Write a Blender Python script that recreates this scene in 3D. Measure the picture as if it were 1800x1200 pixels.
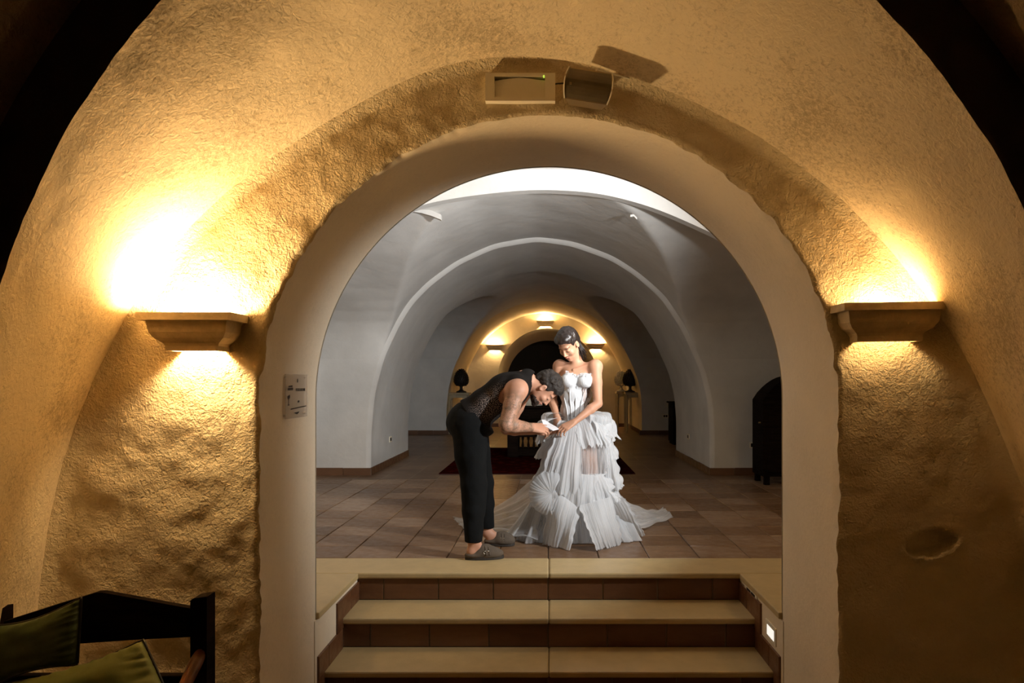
import bpy, bmesh, math, random
import numpy as np
from mathutils import Vector, Matrix, noise

random.seed(7)
SC = bpy.context.scene
COL = SC.collection
for o in list(bpy.data.objects):
    bpy.data.objects.remove(o)

# ------------------------------------------------------------------ camera
EYE = 1.19                        # eye height above the upper floor (z = 0)
cam_data = bpy.data.cameras.new('camera')
cam_data.sensor_width = 36.0
cam_data.lens = 24.0
cam_data.shift_x = -65.0 / 1800.0
cam_data.shift_y = 72.0 / 1800.0
cam_data.shift_x *= 1.0
cam_data.clip_start = 0.05
camera = bpy.data.objects.new('camera', cam_data)
COL.objects.link(camera)
camera.location = (0, 0, EYE)
camera.rotation_euler = (math.pi / 2, 0, 0)
SC.camera = camera

# ------------------------------------------------------------------ world, exposure
world = bpy.data.worlds.new('night')
SC.world = world
world.use_nodes = True
world.node_tree.nodes['Background'].inputs[0].default_value = (0.6, 0.5, 0.4, 1)
world.node_tree.nodes['Background'].inputs[1].default_value = 0.0
SC.view_settings.view_transform = 'Standard'
SC.view_settings.look = 'None'
SC.view_settings.gamma = 1
SC.view_settings.exposure = 0
SC.view_settings.use_curve_mapping = False

# ------------------------------------------------------------------ photographer's flash behind the right pillar, with an added fill beside it
WARM = (1.0, 0.68, 0.335)
WARM2 = (1.0, 0.62, 0.22)
def flash_or_fill(pos, aim, energy, deg, blend, soft):
    f = bpy.data.lights.new('flash_or_fill', 'SPOT')
    f.energy = energy; f.color = (0.98, 0.99, 1.0)
    f.spot_size = math.radians(deg); f.spot_blend = blend; f.shadow_soft_size = soft
    o = bpy.data.objects.new('flash_or_fill', f); COL.objects.link(o)
    o.location = pos
    o.rotation_euler = (Vector(aim) - Vector(pos)).to_track_quat('-Z', 'Y').to_euler()
flash_or_fill((1.40, 3.60, 1.32), (-1.3, 6.0, 1.15), 200, 112, 0.8, 0.05)       # on the couple
flash_or_fill((1.50, 3.75, 2.25), (-2.5, 8.75, 2.55), 580, 88, 1.0, 0.08)      # added second light over their heads, brightens left wall and vault
# warm lamps of the middle room, on its side walls out of the frame
for sx_, en in ((-1, 20), (1, 20)):
    rl = bpy.data.lights.new('room_lamp', 'POINT')
    rl.energy = en; rl.color = (1.0, 0.63, 0.27); rl.shadow_soft_size = 0.12
    ro = bpy.data.objects.new('room_lamp', rl); COL.objects.link(ro)
    ro.location = (sx_ * 2.75, 4.7, 2.25)

# ------------------------------------------------------------------ helpers
def W(px, py, d):
    """a place seen at (px, py) in the photograph, d metres in front of the lens"""
    return Vector(((px - 965) * d / 1200, d, EYE + (672 - py) * d / 1200))

def new_obj(name, me, mat=None, parent=None):
    o = bpy.data.objects.new(name, me)
    COL.objects.link(o)
    if parent is not None:
        o.parent = parent
        o.matrix_parent_inverse = Matrix.Identity(4)
        # children are authored in world space, the parent may be moved
        o.matrix_local = parent.matrix_world.inverted() @ Matrix.Identity(4) if parent.type == 'EMPTY' else Matrix.Identity(4)
    if mat is not None:
        me.materials.append(mat)
    return o

def from_py(name, verts, faces, mat=None, parent=None, smooth=False, kind=None):
    me = bpy.data.meshes.new(name)
    me.from_pydata([tuple(v) for v in verts], [], faces)
    me.update()
    if smooth:
        me.shade_smooth()
    o = new_obj(name, me, mat, parent)
    if kind:
        o['kind'] = kind
    return o

def from_bm(name, bm, mat=None, parent=None, smooth=False, kind=None):
    me = bpy.data.meshes.new(name)
    bm.normal_update()
    bm.to_mesh(me)
    bm.free()
    if smooth:
        me.shade_smooth()
    o = new_obj(name, me, mat, parent)
    if kind:
        o['kind'] = kind
    return o

def empty(name, loc, label, cat, group=None):
    o = bpy.data.objects.new(name, None)
    COL.objects.link(o)
    o.location = loc
    o.empty_display_size = 0.1
    o.matrix_world = Matrix.Translation(Vector(loc))
    tag(o, label, cat, group)
    return o

def tag(o, label, cat, group=None):
    o['label'] = label
    o['category'] = cat
    if group:
        o['group'] = group
    return o

def add_box(bm, lo, hi, bevel=0.0, mat4=None):
    r = bmesh.ops.create_cube(bm, size=1.0)
    vs = r['verts']
    lo, hi = Vector(lo), Vector(hi)
    bmesh.ops.scale(bm, vec=(hi - lo), verts=vs)
    bmesh.ops.translate(bm, vec=(lo + hi) / 2, verts=vs)
    if bevel > 0:
        es = list({e for v in vs for e in v.link_edges})
        rr = bmesh.ops.bevel(bm, geom=es, offset=bevel, segments=2, affect='EDGES', profile=0.5)
        vs = list({v for f in rr['faces'] for v in f.verts} | {v for v in vs if v.is_valid})
    if mat4 is not None:
        bmesh.ops.transform(bm, matrix=mat4, verts=vs)
    return vs

def box(name, lo, hi, mat, parent=None, bevel=0.0, kind=None, mat4=None):
    bm = bmesh.new()
    add_box(bm, lo, hi, bevel, mat4)
    return from_bm(name, bm, mat, parent, kind=kind)

def add_tube(bm, pts, radii, seg=10, cap=True):
    pts = [Vector(p) for p in pts]
    if not hasattr(radii, '__len__'):
        radii = [radii] * len(pts)
    rings = []
    up = Vector((0, 0, 1))
    for i, p in enumerate(pts):
        a = pts[max(0, i - 1)]
        b = pts[min(len(pts) - 1, i + 1)]
        t = (b - a).normalized()
        ref = up if abs(t.dot(up)) < 0.95 else Vector((1, 0, 0))
        x = t.cross(ref).normalized()
        y = t.cross(x).normalized()
        rings.append([bm.verts.new(p + radii[i] * (math.cos(2 * math.pi * k / seg) * x + math.sin(2 * math.pi * k / seg) * y)) for k in range(seg)])
    for i in range(len(rings) - 1):
        for k in range(seg):
            bm.faces.new((rings[i][k], rings[i][(k + 1) % seg], rings[i + 1][(k + 1) % seg], rings[i + 1][k]))
    if cap:
        bm.faces.new(rings[0])
        bm.faces.new(list(reversed(rings[-1])))

def add_lathe(bm, prof, center, seg=24, sx=1, sy=1):
    cx, cy, cz = center
    rings = []
    for r, z in prof:
        rings.append([bm.verts.new((cx + sx * r * math.cos(2 * math.pi * k / seg), cy + sy * r * math.sin(2 * math.pi * k / seg), cz + z)) for k in range(seg)])
    for i in range(len(rings) - 1):
        for k in range(seg):
            bm.faces.new((rings[i][k], rings[i][(k + 1) % seg], rings[i + 1][(k + 1) % seg], rings[i + 1][k]))
    bm.faces.new(list(reversed(rings[0])))
    bm.faces.new(rings[-1])

# ------------------------------------------------------------------ materials
def nodes_of(name):
    m = bpy.data.materials.new(name)
    m.use_nodes = True
    nt = m.node_tree
    b = nt.nodes['Principled BSDF']
    return m, nt, b

def N(nt, typ, **kw):
    n = nt.nodes.new(typ)
    for k, v in kw.items():
        setattr(n, k, v)
    return n

def L(nt, a, b):
    nt.links.new(a, b)

def noise_node(nt, scale, detail=4, rough=0.55, vec=None, dist=0.0):
    n = N(nt, 'ShaderNodeTexNoise')
    n.inputs['Scale'].default_value = scale
    n.inputs['Detail'].default_value = detail
    n.inputs['Roughness'].default_value = rough
    n.inputs['Distortion'].default_value = dist
    if vec is not None:
        L(nt, vec, n.inputs['Vector'])
    return n

def ramp(nt, fac, stops):
    r = N(nt, 'ShaderNodeValToRGB')
    el = r.color_ramp.elements
    while len(el) < len(stops):
        el.new(0.5)
    for e, (p, c) in zip(el, stops):
        e.position = p
        e.color = (*c, 1) if len(c) == 3 else c
    L(nt, fac, r.inputs[0])
    return r

def maprange(nt, val, a, b, c, d):
    n = N(nt, 'ShaderNodeMapRange')
    for i, v in enumerate((a, b, c, d)):
        n.inputs[i + 1].default_value = v
    L(nt, val, n.inputs[0])
    return n.outputs[0]

def math_node(nt, op, a, b=None):
    n = N(nt, 'ShaderNodeMath', operation=op)
    for i, v in enumerate((a, b)):
        if v is None:
            continue
        if isinstance(v, (int, float)):
            n.inputs[i].default_value = v
        else:
            L(nt, v, n.inputs[i])
    return n.outputs[0]

def bump(nt, height, strength, dist, prev=None):
    b = N(nt, 'ShaderNodeBump')
    b.inputs['Strength'].default_value = strength
    b.inputs['Distance'].default_value = dist
    L(nt, height, b.inputs['Height'])
    if prev is not None:
        L(nt, prev, b.inputs['Normal'])
    return b.outputs[0]

def simple(name, col, rough=0.6, metal=0.0, var=0.12, vscale=12, bumpd=0.0, bscale=60, spec=0.5, stretch=None):
    m, nt, b = nodes_of(name)
    tc = N(nt, 'ShaderNodeTexCoord')
    vec = tc.outputs['Object']
    if stretch:
        mp = N(nt, 'ShaderNodeMapping')
        mp.inputs['Scale'].default_value = stretch
        L(nt, vec, mp.inputs[0])
        vec = mp.outputs[0]
    n = noise_node(nt, vscale, 5, 0.6, vec)
    lo = tuple(max(0, c * (1 - var)) for c in col)
    hi = tuple(min(1, c * (1 + var)) for c in col)
    r = ramp(nt, n.outputs[0], [(0.3, lo), (0.7, hi)])
    L(nt, r.outputs[0], b.inputs['Base Color'])
    b.inputs['Roughness'].default_value = rough
    b.inputs['Metallic'].default_value = metal
    b.inputs['Specular IOR Level'].default_value = spec
    if bumpd > 0:
        n2 = noise_node(nt, bscale, 4, 0.6, vec)
        L(nt, bump(nt, n2.outputs[0], 1.0, bumpd), b.inputs['Normal'])
    return m

def plaster(name, col, bumps, spots=0.0, rough=0.85, var=0.06):
    """bumps: list of (scale, distance, detail, distortion)"""
    m, nt, b = nodes_of(name)
    tc = N(nt, 'ShaderNodeTexCoord')
    vec = tc.outputs['Object']
    n = noise_node(nt, 1.6, 6, 0.6, vec)
    lo = tuple(c * (1 - var) for c in col)
    hi = tuple(min(1, c * (1 + var)) for c in col)
    base = ramp(nt, n.outputs[0], [(0.32, lo), (0.68, hi)]).outputs[0]
    if spots > 0:
        big = noise_node(nt, 2.2, 3, 0.5, vec)
        sp = noise_node(nt, 55, 8, 0.78, vec, 0.9)
        k = math_node(nt, 'ADD', math_node(nt, 'MULTIPLY', big.outputs[0], 0.55), sp.outputs[0])
        f = maprange(nt, k, 0.78, 0.94, 0.0, spots)
        mx = N(nt, 'ShaderNodeMix', data_type='RGBA')
        L(nt, f, mx.inputs[0])
        L(nt, base, mx.inputs[6])
        mx.inputs[7].default_value = (col[0] * 0.38, col[1] * 0.33, col[2] * 0.25, 1)
        base = mx.outputs[2]
    L(nt, base, b.inputs['Base Color'])
    b.inputs['Roughness'].default_value = rough
    b.inputs['Specular IOR Level'].default_value = 0.25
    prev = None
    for sc, dist, det, dd in bumps:
        nn = noise_node(nt, sc, det, 0.6, vec, dd)
        prev = bump(nt, nn.outputs[0], 1.0, dist, prev)
    if prev is not None:
        L(nt, prev, b.inputs['Normal'])
    return m

M = {}
M['plaster_face'] = plaster('rough_plaster', (0.66, 0.54, 0.34), [(11, 0.005, 3, 0.8), (48, 0.012, 4, 0.9), (120, 0.0045, 3, 0.4)], 0.0)
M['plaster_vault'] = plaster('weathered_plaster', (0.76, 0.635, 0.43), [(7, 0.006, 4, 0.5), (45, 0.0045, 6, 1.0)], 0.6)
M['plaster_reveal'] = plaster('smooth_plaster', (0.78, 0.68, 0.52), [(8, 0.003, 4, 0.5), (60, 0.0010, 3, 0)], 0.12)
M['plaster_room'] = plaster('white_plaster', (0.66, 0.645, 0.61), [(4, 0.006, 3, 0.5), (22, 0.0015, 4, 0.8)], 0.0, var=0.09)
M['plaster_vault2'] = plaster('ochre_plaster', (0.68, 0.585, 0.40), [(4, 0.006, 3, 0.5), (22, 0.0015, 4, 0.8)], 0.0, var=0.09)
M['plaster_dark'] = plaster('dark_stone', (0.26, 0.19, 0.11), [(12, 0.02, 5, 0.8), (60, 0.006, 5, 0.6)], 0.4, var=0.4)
M['plaster_shade'] = plaster('plaster_in_shade', (0.07, 0.05, 0.03), [(30, 0.004, 4, 0.6)], 0.0)  # unlit shade put into the plaster colour
M['limestone'] = simple('limestone_slab', (0.50, 0.375, 0.185), 0.42, var=0.09, vscale=9, bumpd=0.0008, bscale=120)
M['cornice'] = simple('carved_stone', (0.58, 0.45, 0.26), 0.8, var=0.16, vscale=22, bumpd=0.004, bscale=45)
M['white_plastic'] = simple('white_plastic', (0.85, 0.78, 0.62), 0.4, var=0.02)
M['wood_dark'] = simple('dark_wood', (0.010, 0.006, 0.004), 0.85, spec=0.05, var=0.5, vscale=6, bumpd=0.001, bscale=40, stretch=(1, 1, 8))
M['wood_red'] = simple('red_brown_wood', (0.14, 0.045, 0.02), 0.3, var=0.5, vscale=14)
M['black'] = simple('black_satin', (0.012, 0.011, 0.010), 0.35, var=0.2)
M['dark_glass'] = simple('dark_glass', (0.15, 0.12, 0.07), 0.25, var=0.2)
M['console_paint'] = simple('cream_painted_wood', (0.42, 0.35, 0.22), 0.5, var=0.08)
M['metal'] = simple('brushed_metal', (0.6, 0.57, 0.5), 0.3, metal=1.0, var=0.05)
M['white_ceramic'] = simple('pale_ceramic', (0.66, 0.62, 0.52), 0.35, var=0.05)

def mat_tile(name, cols, rough=0.45):
    m, nt, b = nodes_of(name)
    tc = N(nt, 'ShaderNodeTexCoord')
    oi = N(nt, 'ShaderNodeObjectInfo')
    mp = N(nt, 'ShaderNodeMapping')
    mp.inputs['Scale'].default_value = (1.0, 3.5, 3.5)
    L(nt, tc.outputs['Object'], mp.inputs[0])
    n = noise_node(nt, 4.0, 7, 0.65, mp.outputs[0], 0.4)
    k = math_node(nt, 'ADD', math_node(nt, 'MULTIPLY', oi.outputs['Random'], 0.45), math_node(nt, 'MULTIPLY', n.outputs[0], 0.75))
    r = ramp(nt, k, [(0.2, cols[0]), (0.45, cols[1]), (0.7, cols[2]), (0.92, cols[3])])
    L(nt, r.outputs[0], b.inputs['Base Color'])
    n2 = noise_node(nt, 14, 5, 0.6, tc.outputs['Object'])
    L(nt, maprange(nt, n2.outputs[0], 0.3, 0.7, rough - 0.1, rough + 0.14), b.inputs['Roughness'])
    L(nt, bump(nt, n2.outputs[0], 1.0, 0.002), b.inputs['Normal'])
    return m
M['terracotta'] = mat_tile('terracotta_tile', [(0.11, 0.060, 0.030), (0.17, 0.095, 0.048), (0.24, 0.145, 0.082), (0.37, 0.265, 0.19)], 0.36)
M['riser_tile'] = mat_tile('glazed_riser_tile', [(0.075, 0.028, 0.011), (0.11, 0.043, 0.017), (0.15, 0.064, 0.026), (0.19, 0.086, 0.038)], 0.4)
M['skirting'] = mat_tile('skirting_tile', [(0.09, 0.040, 0.018), (0.12, 0.055, 0.025), (0.15, 0.07, 0.032), (0.18, 0.085, 0.04)], 0.45)
M['grout'] = simple('grey_grout', (0.20, 0.155, 0.11), 0.9, var=0.1)

# same surface with its joints for the floor too far off to pick tiles apart
def mat_far_floor():
    m, nt, b = nodes_of('terracotta_floor_far')
    tc = N(nt, 'ShaderNodeTexCoord')
    br = N(nt, 'ShaderNodeTexBrick')
    br.offset = 0.0
    br.inputs['Scale'].default_value = 1.0
    br.inputs['Brick Width'].default_value = 0.344
    br.inputs['Row Height'].default_value = 0.34
    br.inputs['Mortar Size'].default_value = 0.005
    br.inputs['Color1'].default_value = (0.13, 0.073, 0.037, 1)
    br.inputs['Color2'].default_value = (0.21, 0.125, 0.068, 1)
    br.inputs['Mortar'].default_value = (0.24, 0.18, 0.12, 1)
    L(nt, tc.outputs['Object'], br.inputs['Vector'])
    n = noise_node(nt, 5, 6, 0.6, tc.outputs['Object'])
    mx = N(nt, 'ShaderNodeMix', data_type='RGBA', blend_type='MULTIPLY')
    mx.inputs[0].default_value = 0.6
    L(nt, br.outputs[0], mx.inputs[6])
    L(nt, ramp(nt, n.outputs[0], [(0.3, (0.6, 0.6, 0.6)), (0.7, (1.3, 1.3, 1.3))]).outputs[0], mx.inputs[7])
    L(nt, mx.outputs[2], b.inputs['Base Color'])
    b.inputs['Roughness'].default_value = 0.4
    return m
M['far_floor'] = mat_far_floor()
# ================================================================== the building shell
Y_A, Y_A2 = 2.83, 3.53            # near arch wall: front and back face
Y_F = 1.95                        # where the deep front arch meets the dark outer room
Y_B, Y_B2 = 8.75, 11.1            # middle arch
Y_C, Y_D = 15.6, 18.3             # last vault and the end wall
Z_LOW = EYE - 1.706               # the lower floor

def px_profile(pts, d):
    return [((x - 965) * d / 1200, EYE + (672 - y) * d / 1200) for x, y in pts]

def resample(pts, n):
    P = np.array(pts, float)
    seg = np.sqrt(((P[1:] - P[:-1]) ** 2).sum(1))
    s = np.concatenate([[0], np.cumsum(seg)])
    t = np.linspace(0, s[-1], n)
    return np.stack([np.interp(t, s, P[:, 0]), np.interp(t, s, P[:, 1])], 1)

def smooth_curve(pts, n, it=40):
    P = resample(pts, n)
    for _ in range(it):
        Q = P.copy()
        Q[1:-1] = (P[:-2] + P[2:]) / 4 + P[1:-1] / 2
        P = Q
    return P

# profiles run from lower right over the crown to lower left
def arch_profile(cx, hw, zc, zfoot, n_leg=60, n_arc=240, ry=None):
    ry = ry or hw
    pr = [(cx + hw, zfoot + (zc - zfoot) * i / n_leg) for i in range(n_leg)]
    pr += [(cx + hw * math.cos(math.pi * i / n_arc), zc + ry * math.sin(math.pi * i / n_arc)) for i in range(n_arc + 1)]
    pr += [(cx - hw, zc - (zc - zfoot) * (i + 1) / n_leg) for i in range(n_leg)]
    return pr

NT = 520
inner_A = resample(arch_profile(0.0, 1.203, EYE - 0.092, Z_LOW), NT)
outer_pts = [(1915, 1400), (1870, 1150), (1800, 880), (1718, 680), (1693, 630), (1625, 522), (1550, 430), (1490, 365), (1400, 290), (1290, 218), (1180, 166), (1060, 122),
             (950, 102), (820, 105), (700, 150), (600, 205), (450, 300), (350, 385), (280, 470), (240, 540), (205, 590), (110, 820), (75, 1050), (60, 1250), (56, 1400)]
outer_A = smooth_curve(px_profile(outer_pts, Y_A), NT, 160)
near_pts = [(1960, 1725), (1950, 1300), (1930, 900), (1890, 600), (1800, 355), (1760, 285), (1700, 185), (1625, 90), (1545, 0), (1440, -95), (1250, -200), (1050, -250), (900, -255),
            (720, -235), (540, -190), (400, -110), (275, 0), (190, 110), (140, 185), (80, 290), (55, 350), (25, 425), (0, 490), (-60, 700), (-100, 950), (-115, 1300), (-120, 1725)]
near_F = smooth_curve(px_profile(near_pts, Y_F), NT, 120)

# match the three curves by angle about the springing centre so the loft runs straight
def by_angle(C, n, c=(0.0, EYE - 0.35)):
    C = np.array(C)
    a = np.unwrap(np.arctan2(C[:, 1] - c[1], C[:, 0] - c[0]))
    t = np.linspace(a[0], a[-1], n)
    return np.stack([np.interp(t, a, C[:, 0]), np.interp(t, a, C[:, 1])], 1)

def match(C, ref_t):
    """sample curve C at the same fractions of its length, crown aligned"""
    P = np.array(C)
    seg = np.sqrt(((P[1:] - P[:-1]) ** 2).sum(1))
    s = np.concatenate([[0], np.cumsum(seg)])
    top = s[np.argmax(P[:, 1])]
    out = np.where(ref_t < 0.5, ref_t / 0.5 * top, top + (ref_t - 0.5) / 0.5 * (s[-1] - top))
    return np.stack([np.interp(out, s, P[:, 0]), np.interp(out, s, P[:, 1])], 1)

T = np.linspace(0, 1, NT)
iA, oA, nF = match(inner_A, T), match(outer_A, T), match(near_F, T)

def grid_mesh(name, P, mat, parent=None, smooth=True, flip=False, kind=None):
    """P: array (n, m, 3)"""
    n, m = P.shape[:2]
    idx = np.arange(n * m).reshape(n, m)
    q = np.stack([idx[:-1, :-1], idx[1:, :-1], idx[1:, 1:], idx[:-1, 1:]], -1).reshape(-1, 4)
    if flip:
        q = q[:, ::-1]
    me = bpy.data.meshes.new(name)
    me.vertices.add(n * m)
    me.vertices.foreach_set('co', P.reshape(-1).astype(np.float32))
    me.loops.add(q.size)
    me.polygons.add(len(q))
    me.loops.foreach_set('vertex_index', q.reshape(-1).astype(np.int32))
    me.polygons.foreach_set('loop_start', np.arange(0, q.size, 4, dtype=np.int32))
    me.update(calc_edges=True)
    me.validate()
    if smooth:
        me.shade_smooth()
    o = new_obj(name, me, mat, parent)
    if kind:
        o['kind'] = kind
    return o

rng = np.random.default_rng(3)
_lat = rng.random((64, 64, 64))
def vnoise(x, y, z):
    x, y, z = np.asarray(x) % 64, np.asarray(y) % 64, np.asarray(z) % 64
    xi, yi, zi = x.astype(int) % 64, y.astype(int) % 64, z.astype(int) % 64
    xf, yf, zf = x - np.floor(x), y - np.floor(y), z - np.floor(z)
    xf, yf, zf = [f * f * (3 - 2 * f) for f in (xf, yf, zf)]
    x1, y1, z1 = (xi + 1) % 64, (yi + 1) % 64, (zi + 1) % 64
    def l(a, b, t): return a + (b - a) * t
    return l(l(l(_lat[xi, yi, zi], _lat[x1, yi, zi], xf), l(_lat[xi, y1, zi], _lat[x1, y1, zi], xf), yf),
             l(l(_lat[xi, yi, z1], _lat[x1, yi, z1], xf), l(_lat[xi, y1, z1], _lat[x1, y1, z1], xf), yf), zf) - 0.5
def fnoise(x, y, z, s, oct=3):
    r = 0; a = 1.0
    for k in range(oct):
        r = r + a * vnoise(x * s * 2 ** k + 17.3 * k, y * s * 2 ** k + 5.1, z * s * 2 ** k + 9.7)
        a *= 0.5
    return r

# --- wall with the near arch (front face, rough)
NS = 84
S = np.linspace(0, 1, NS)
X = iA[:, None, 0] * (1 - S) + oA[:, None, 0] * S
Z = iA[:, None, 1] * (1 - S) + oA[:, None, 1] * S
dist_in = np.sqrt((X - iA[:, None, 0]) ** 2 + (Z - iA[:, None, 1]) ** 2)
dist_out = np.sqrt((X - oA[:, None, 0]) ** 2 + (Z - oA[:, None, 1]) ** 2)
edge = np.clip(1 - dist_in / 0.03, 0, 1)
Y = Y_A + 0.010 * edge ** 3 + (1 - edge) * 0.010 * fnoise(X, X * 0, Z, 7, 3)
Y = Y - 0.03 * np.clip(1 - dist_out / 0.06, 0, 1) ** 2
# ragged plaster edge around the opening
rag = 0.016 * fnoise(X, X * 0 + 3, Z, 16, 3) * edge
X = X + rag * np.sign(X); Z = Z + rag * 0.6
# shallow broken niche low on the right
nx, nz = (X - 1.585) / 0.108, (Z - (EYE - 0.672 - 0.03 * (X - 1.585) / 0.1 * -0.5)) / 0.048
rr = np.sqrt(nx ** 2 + np.where(nz > 0, nz * 0.85, nz) ** 2)
Y = Y + 0.055 * np.clip((1.0 - rr) / 0.14, 0, 1) - 0.012 * np.exp(-((rr - 1.12) / 0.1) ** 2) * (nz < 0.1)
# crude swellings of hand thrown plaster
Y = Y - 0.005 * np.clip(fnoise(X, X * 0 + 8, Z, 2.4, 2), -0.3, 0.5)
wallA = grid_mesh('wall_front', np.stack([X, Y, Z], -1), M['plaster_face'], kind='structure', flip=False)

# --- reveal of the near arch, as deep as the wall
ys = np.linspace(0, 1, 26)
y0 = Y[:, 0]
_f = np.clip(1 - ys / 0.08, 0, 1)
PX = X[:, 0][:, None] * _f + iA[:, 0][:, None] * (1 - _f); PZ = Z[:, 0][:, None] * _f + iA[:, 1][:, None] * (1 - _f)
PY = y0[:, None] * (1 - ys) + Y_A2 * ys
wob = 0.006 * fnoise(PX, PY, PZ, 3.0, 2) * np.sin(np.pi * np.clip(ys, 0, 1))
rad = np.clip(1 - (Y_A2 - PY) / 0.05, 0, 1)
nrmx = np.sign(PX) * np.clip(np.abs(PX) / 1.2, 0, 1); nrmz = np.clip((PZ - (EYE - 0.09)) / 1.2, 0, 1)
PX = PX + nrmx * (wob + 0.005 * rad ** 2); PZ = PZ + nrmz * (wob + 0.005 * rad ** 2)
grid_mesh('wall_reveal', np.stack([PX, PY, PZ], -1), M['plaster_reveal'], kind='structure', flip=True)

# --- deep front arch (vault toward the camera)
ns = 40
s = np.linspace(0, 1, ns)
VX = oA[:, None, 0] * (1 - s) + nF[:, None, 0] * s
VZ = oA[:, None, 1] * (1 - s) + nF[:, None, 1] * s
VY = (Y[:, -1][:, None] + 0.0) * (1 - s) + Y_F * s
w = 0.018 * fnoise(VX, VY, VZ, 2.2, 3) * np.sin(np.pi * np.clip(s, 0, 1)) + 0.006 * fnoise(VX, VY, VZ, 14, 2) * (s > 0.8)
VX = VX + w * np.sign(VX); VZ = VZ + w
grid_mesh('ceiling', np.stack([VX, VY, VZ], -1), M['plaster_vault'], kind='structure', flip=False)

# --- dark face of that arch and the outer room around the camera
def offset_curve(C, d):
    t = np.gradient(C, axis=0)
    nrm = np.stack([t[:, 1], -t[:, 0]], 1)
    nrm /= np.linalg.norm(nrm, axis=1)[:, None] + 1e-9
    return C + nrm * d
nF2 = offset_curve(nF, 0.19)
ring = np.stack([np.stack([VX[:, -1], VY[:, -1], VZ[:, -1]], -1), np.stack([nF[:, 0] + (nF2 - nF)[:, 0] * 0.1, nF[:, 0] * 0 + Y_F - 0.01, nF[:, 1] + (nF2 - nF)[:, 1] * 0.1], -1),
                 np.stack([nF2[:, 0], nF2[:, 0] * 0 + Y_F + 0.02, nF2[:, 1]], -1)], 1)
grid_mesh('wall_front_edge', ring, M['plaster_shade'], kind='structure')  # face turned from the lamps, its shade painted dark
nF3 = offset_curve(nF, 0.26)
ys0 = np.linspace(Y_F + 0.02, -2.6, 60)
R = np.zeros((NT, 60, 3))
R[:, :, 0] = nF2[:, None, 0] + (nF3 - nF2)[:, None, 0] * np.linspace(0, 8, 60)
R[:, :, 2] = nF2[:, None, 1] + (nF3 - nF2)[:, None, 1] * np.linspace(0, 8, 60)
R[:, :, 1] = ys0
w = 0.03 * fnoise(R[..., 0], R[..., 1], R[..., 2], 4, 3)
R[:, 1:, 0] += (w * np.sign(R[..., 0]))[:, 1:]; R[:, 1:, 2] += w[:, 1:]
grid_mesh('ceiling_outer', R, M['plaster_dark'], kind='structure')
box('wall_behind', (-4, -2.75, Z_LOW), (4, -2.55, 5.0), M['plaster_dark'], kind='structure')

# --- middle arch profile, measured on its front face
arch_pts = [(1256, 835), (1256.5, 760), (1252, 700), (1240, 650), (1207, 577), (1170, 520), (1123, 478), (1077, 449), (1007, 424), (944, 415), (867, 428), (801, 458), (750, 496),
            (717, 530), (694, 568), (667, 625), (650, 690), (643.5, 760), (643, 835)]
_pb = px_profile(arch_pts, Y_B)
_pb[0] = (_pb[0][0], 0.0); _pb[-1] = (_pb[-1][0], 0.0)
prof_B = match(smooth_curve(_pb, 400, 40), np.linspace(0, 1, 260))

def tunnel(name, prof, y0, y1, mat, n=24, noise_amp=0.006, scale1=1.0):
    s = np.linspace(0, 1, n)
    c = np.array([(prof[0, 0] + prof[-1, 0]) / 2, 0.6])
    q = c + (prof - c) * scale1
    P = np.zeros((len(prof), n, 3))
    P[..., 0] = prof[:, None, 0] * (1 - s) + q[:, None, 0] * s
    P[..., 2] = np.maximum(prof[:, None, 1] * (1 - s) + q[:, None, 1] * s, 0)
    P[..., 1] = y0 + (y1 - y0) * s
    w = noise_amp * fnoise(P[..., 0], P[..., 1], P[..., 2], 2.5, 3) * np.sin(np.pi * s)
    P[..., 0] += w * np.sign(P[..., 0])
    return grid_mesh(name, P, mat, kind='structure')

def lift(prof, y):
    return np.stack([prof[:, 0], np.full(len(prof), y), prof[:, 1]], -1)

BEV = 0.055
prof_Bi = offset_curve(prof_B, -BEV)
prof_Bi[:, 1] = np.maximum(prof_Bi[:, 1], 0)
grid_mesh('trim_1', np.stack([lift(prof_B, Y_B), lift(prof_B * 0.35 + prof_Bi * 0.65, Y_B + 0.015), lift(prof_Bi, Y_B + 0.05)], 1), M['plaster_room'], kind='structure')
tunnel('wall_passage', prof_Bi, Y_B + 0.05, Y_B2, M['plaster_room'])

# wall faces around an opening: strip between the profile and a far outline, cut below zmax
def face_wall(name, prof, y, x0, x1, ztop, mat):
    n = len(prof)
    out = np.zeros((n, 2))
    for i, (x, z) in enumerate(prof):
        cx = (prof[0, 0] + prof[-1, 0]) / 2
        dx, dz = x - cx, z - 0.35
        t = 1e9
        if dx > 1e-6: t = min(t, (x1 - cx) / dx)
        if dx < -1e-6: t = min(t, (x0 - cx) / dx)
        if dz > 1e-6: t = min(t, (ztop - 0.35) / dz)
        if dz < -1e-6: t = min(t, (0 - 0.35) / dz)
        out[i] = (cx + dx * t, 0.35 + dz * t)
    out[0] = (x1, 0); out[-1] = (x0, 0)
    for i in range(1, n - 1):
        if prof[i, 1] < 0.35:
            out[i] = (x1 if prof[i, 0] > 0 else x0, prof[i, 1])
    s = np.linspace(0, 1, 12)
    P = np.zeros((n, 12, 3))
    P[..., 0] = prof[:, None, 0] * (1 - s) + out[:, None, 0] * s
    P[..., 2] = prof[:, None, 1] * (1 - s) + out[:, None, 1] * s
    P[..., 1] = y
    return grid_mesh(name, P, mat, kind='structure')

XL, XR = -3.35, 3.35
face_wall('wall_middle', prof_B, Y_B, XL, XR, 3.4, M['plaster_room'])
face_wall('wall_middle_rear', prof_Bi, Y_B2, XL, XR, 3.4, M['plaster_room'])
face_wall('wall_rear', prof_B, Y_C, XL, XR, 3.4, M['plaster_room'])

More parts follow.
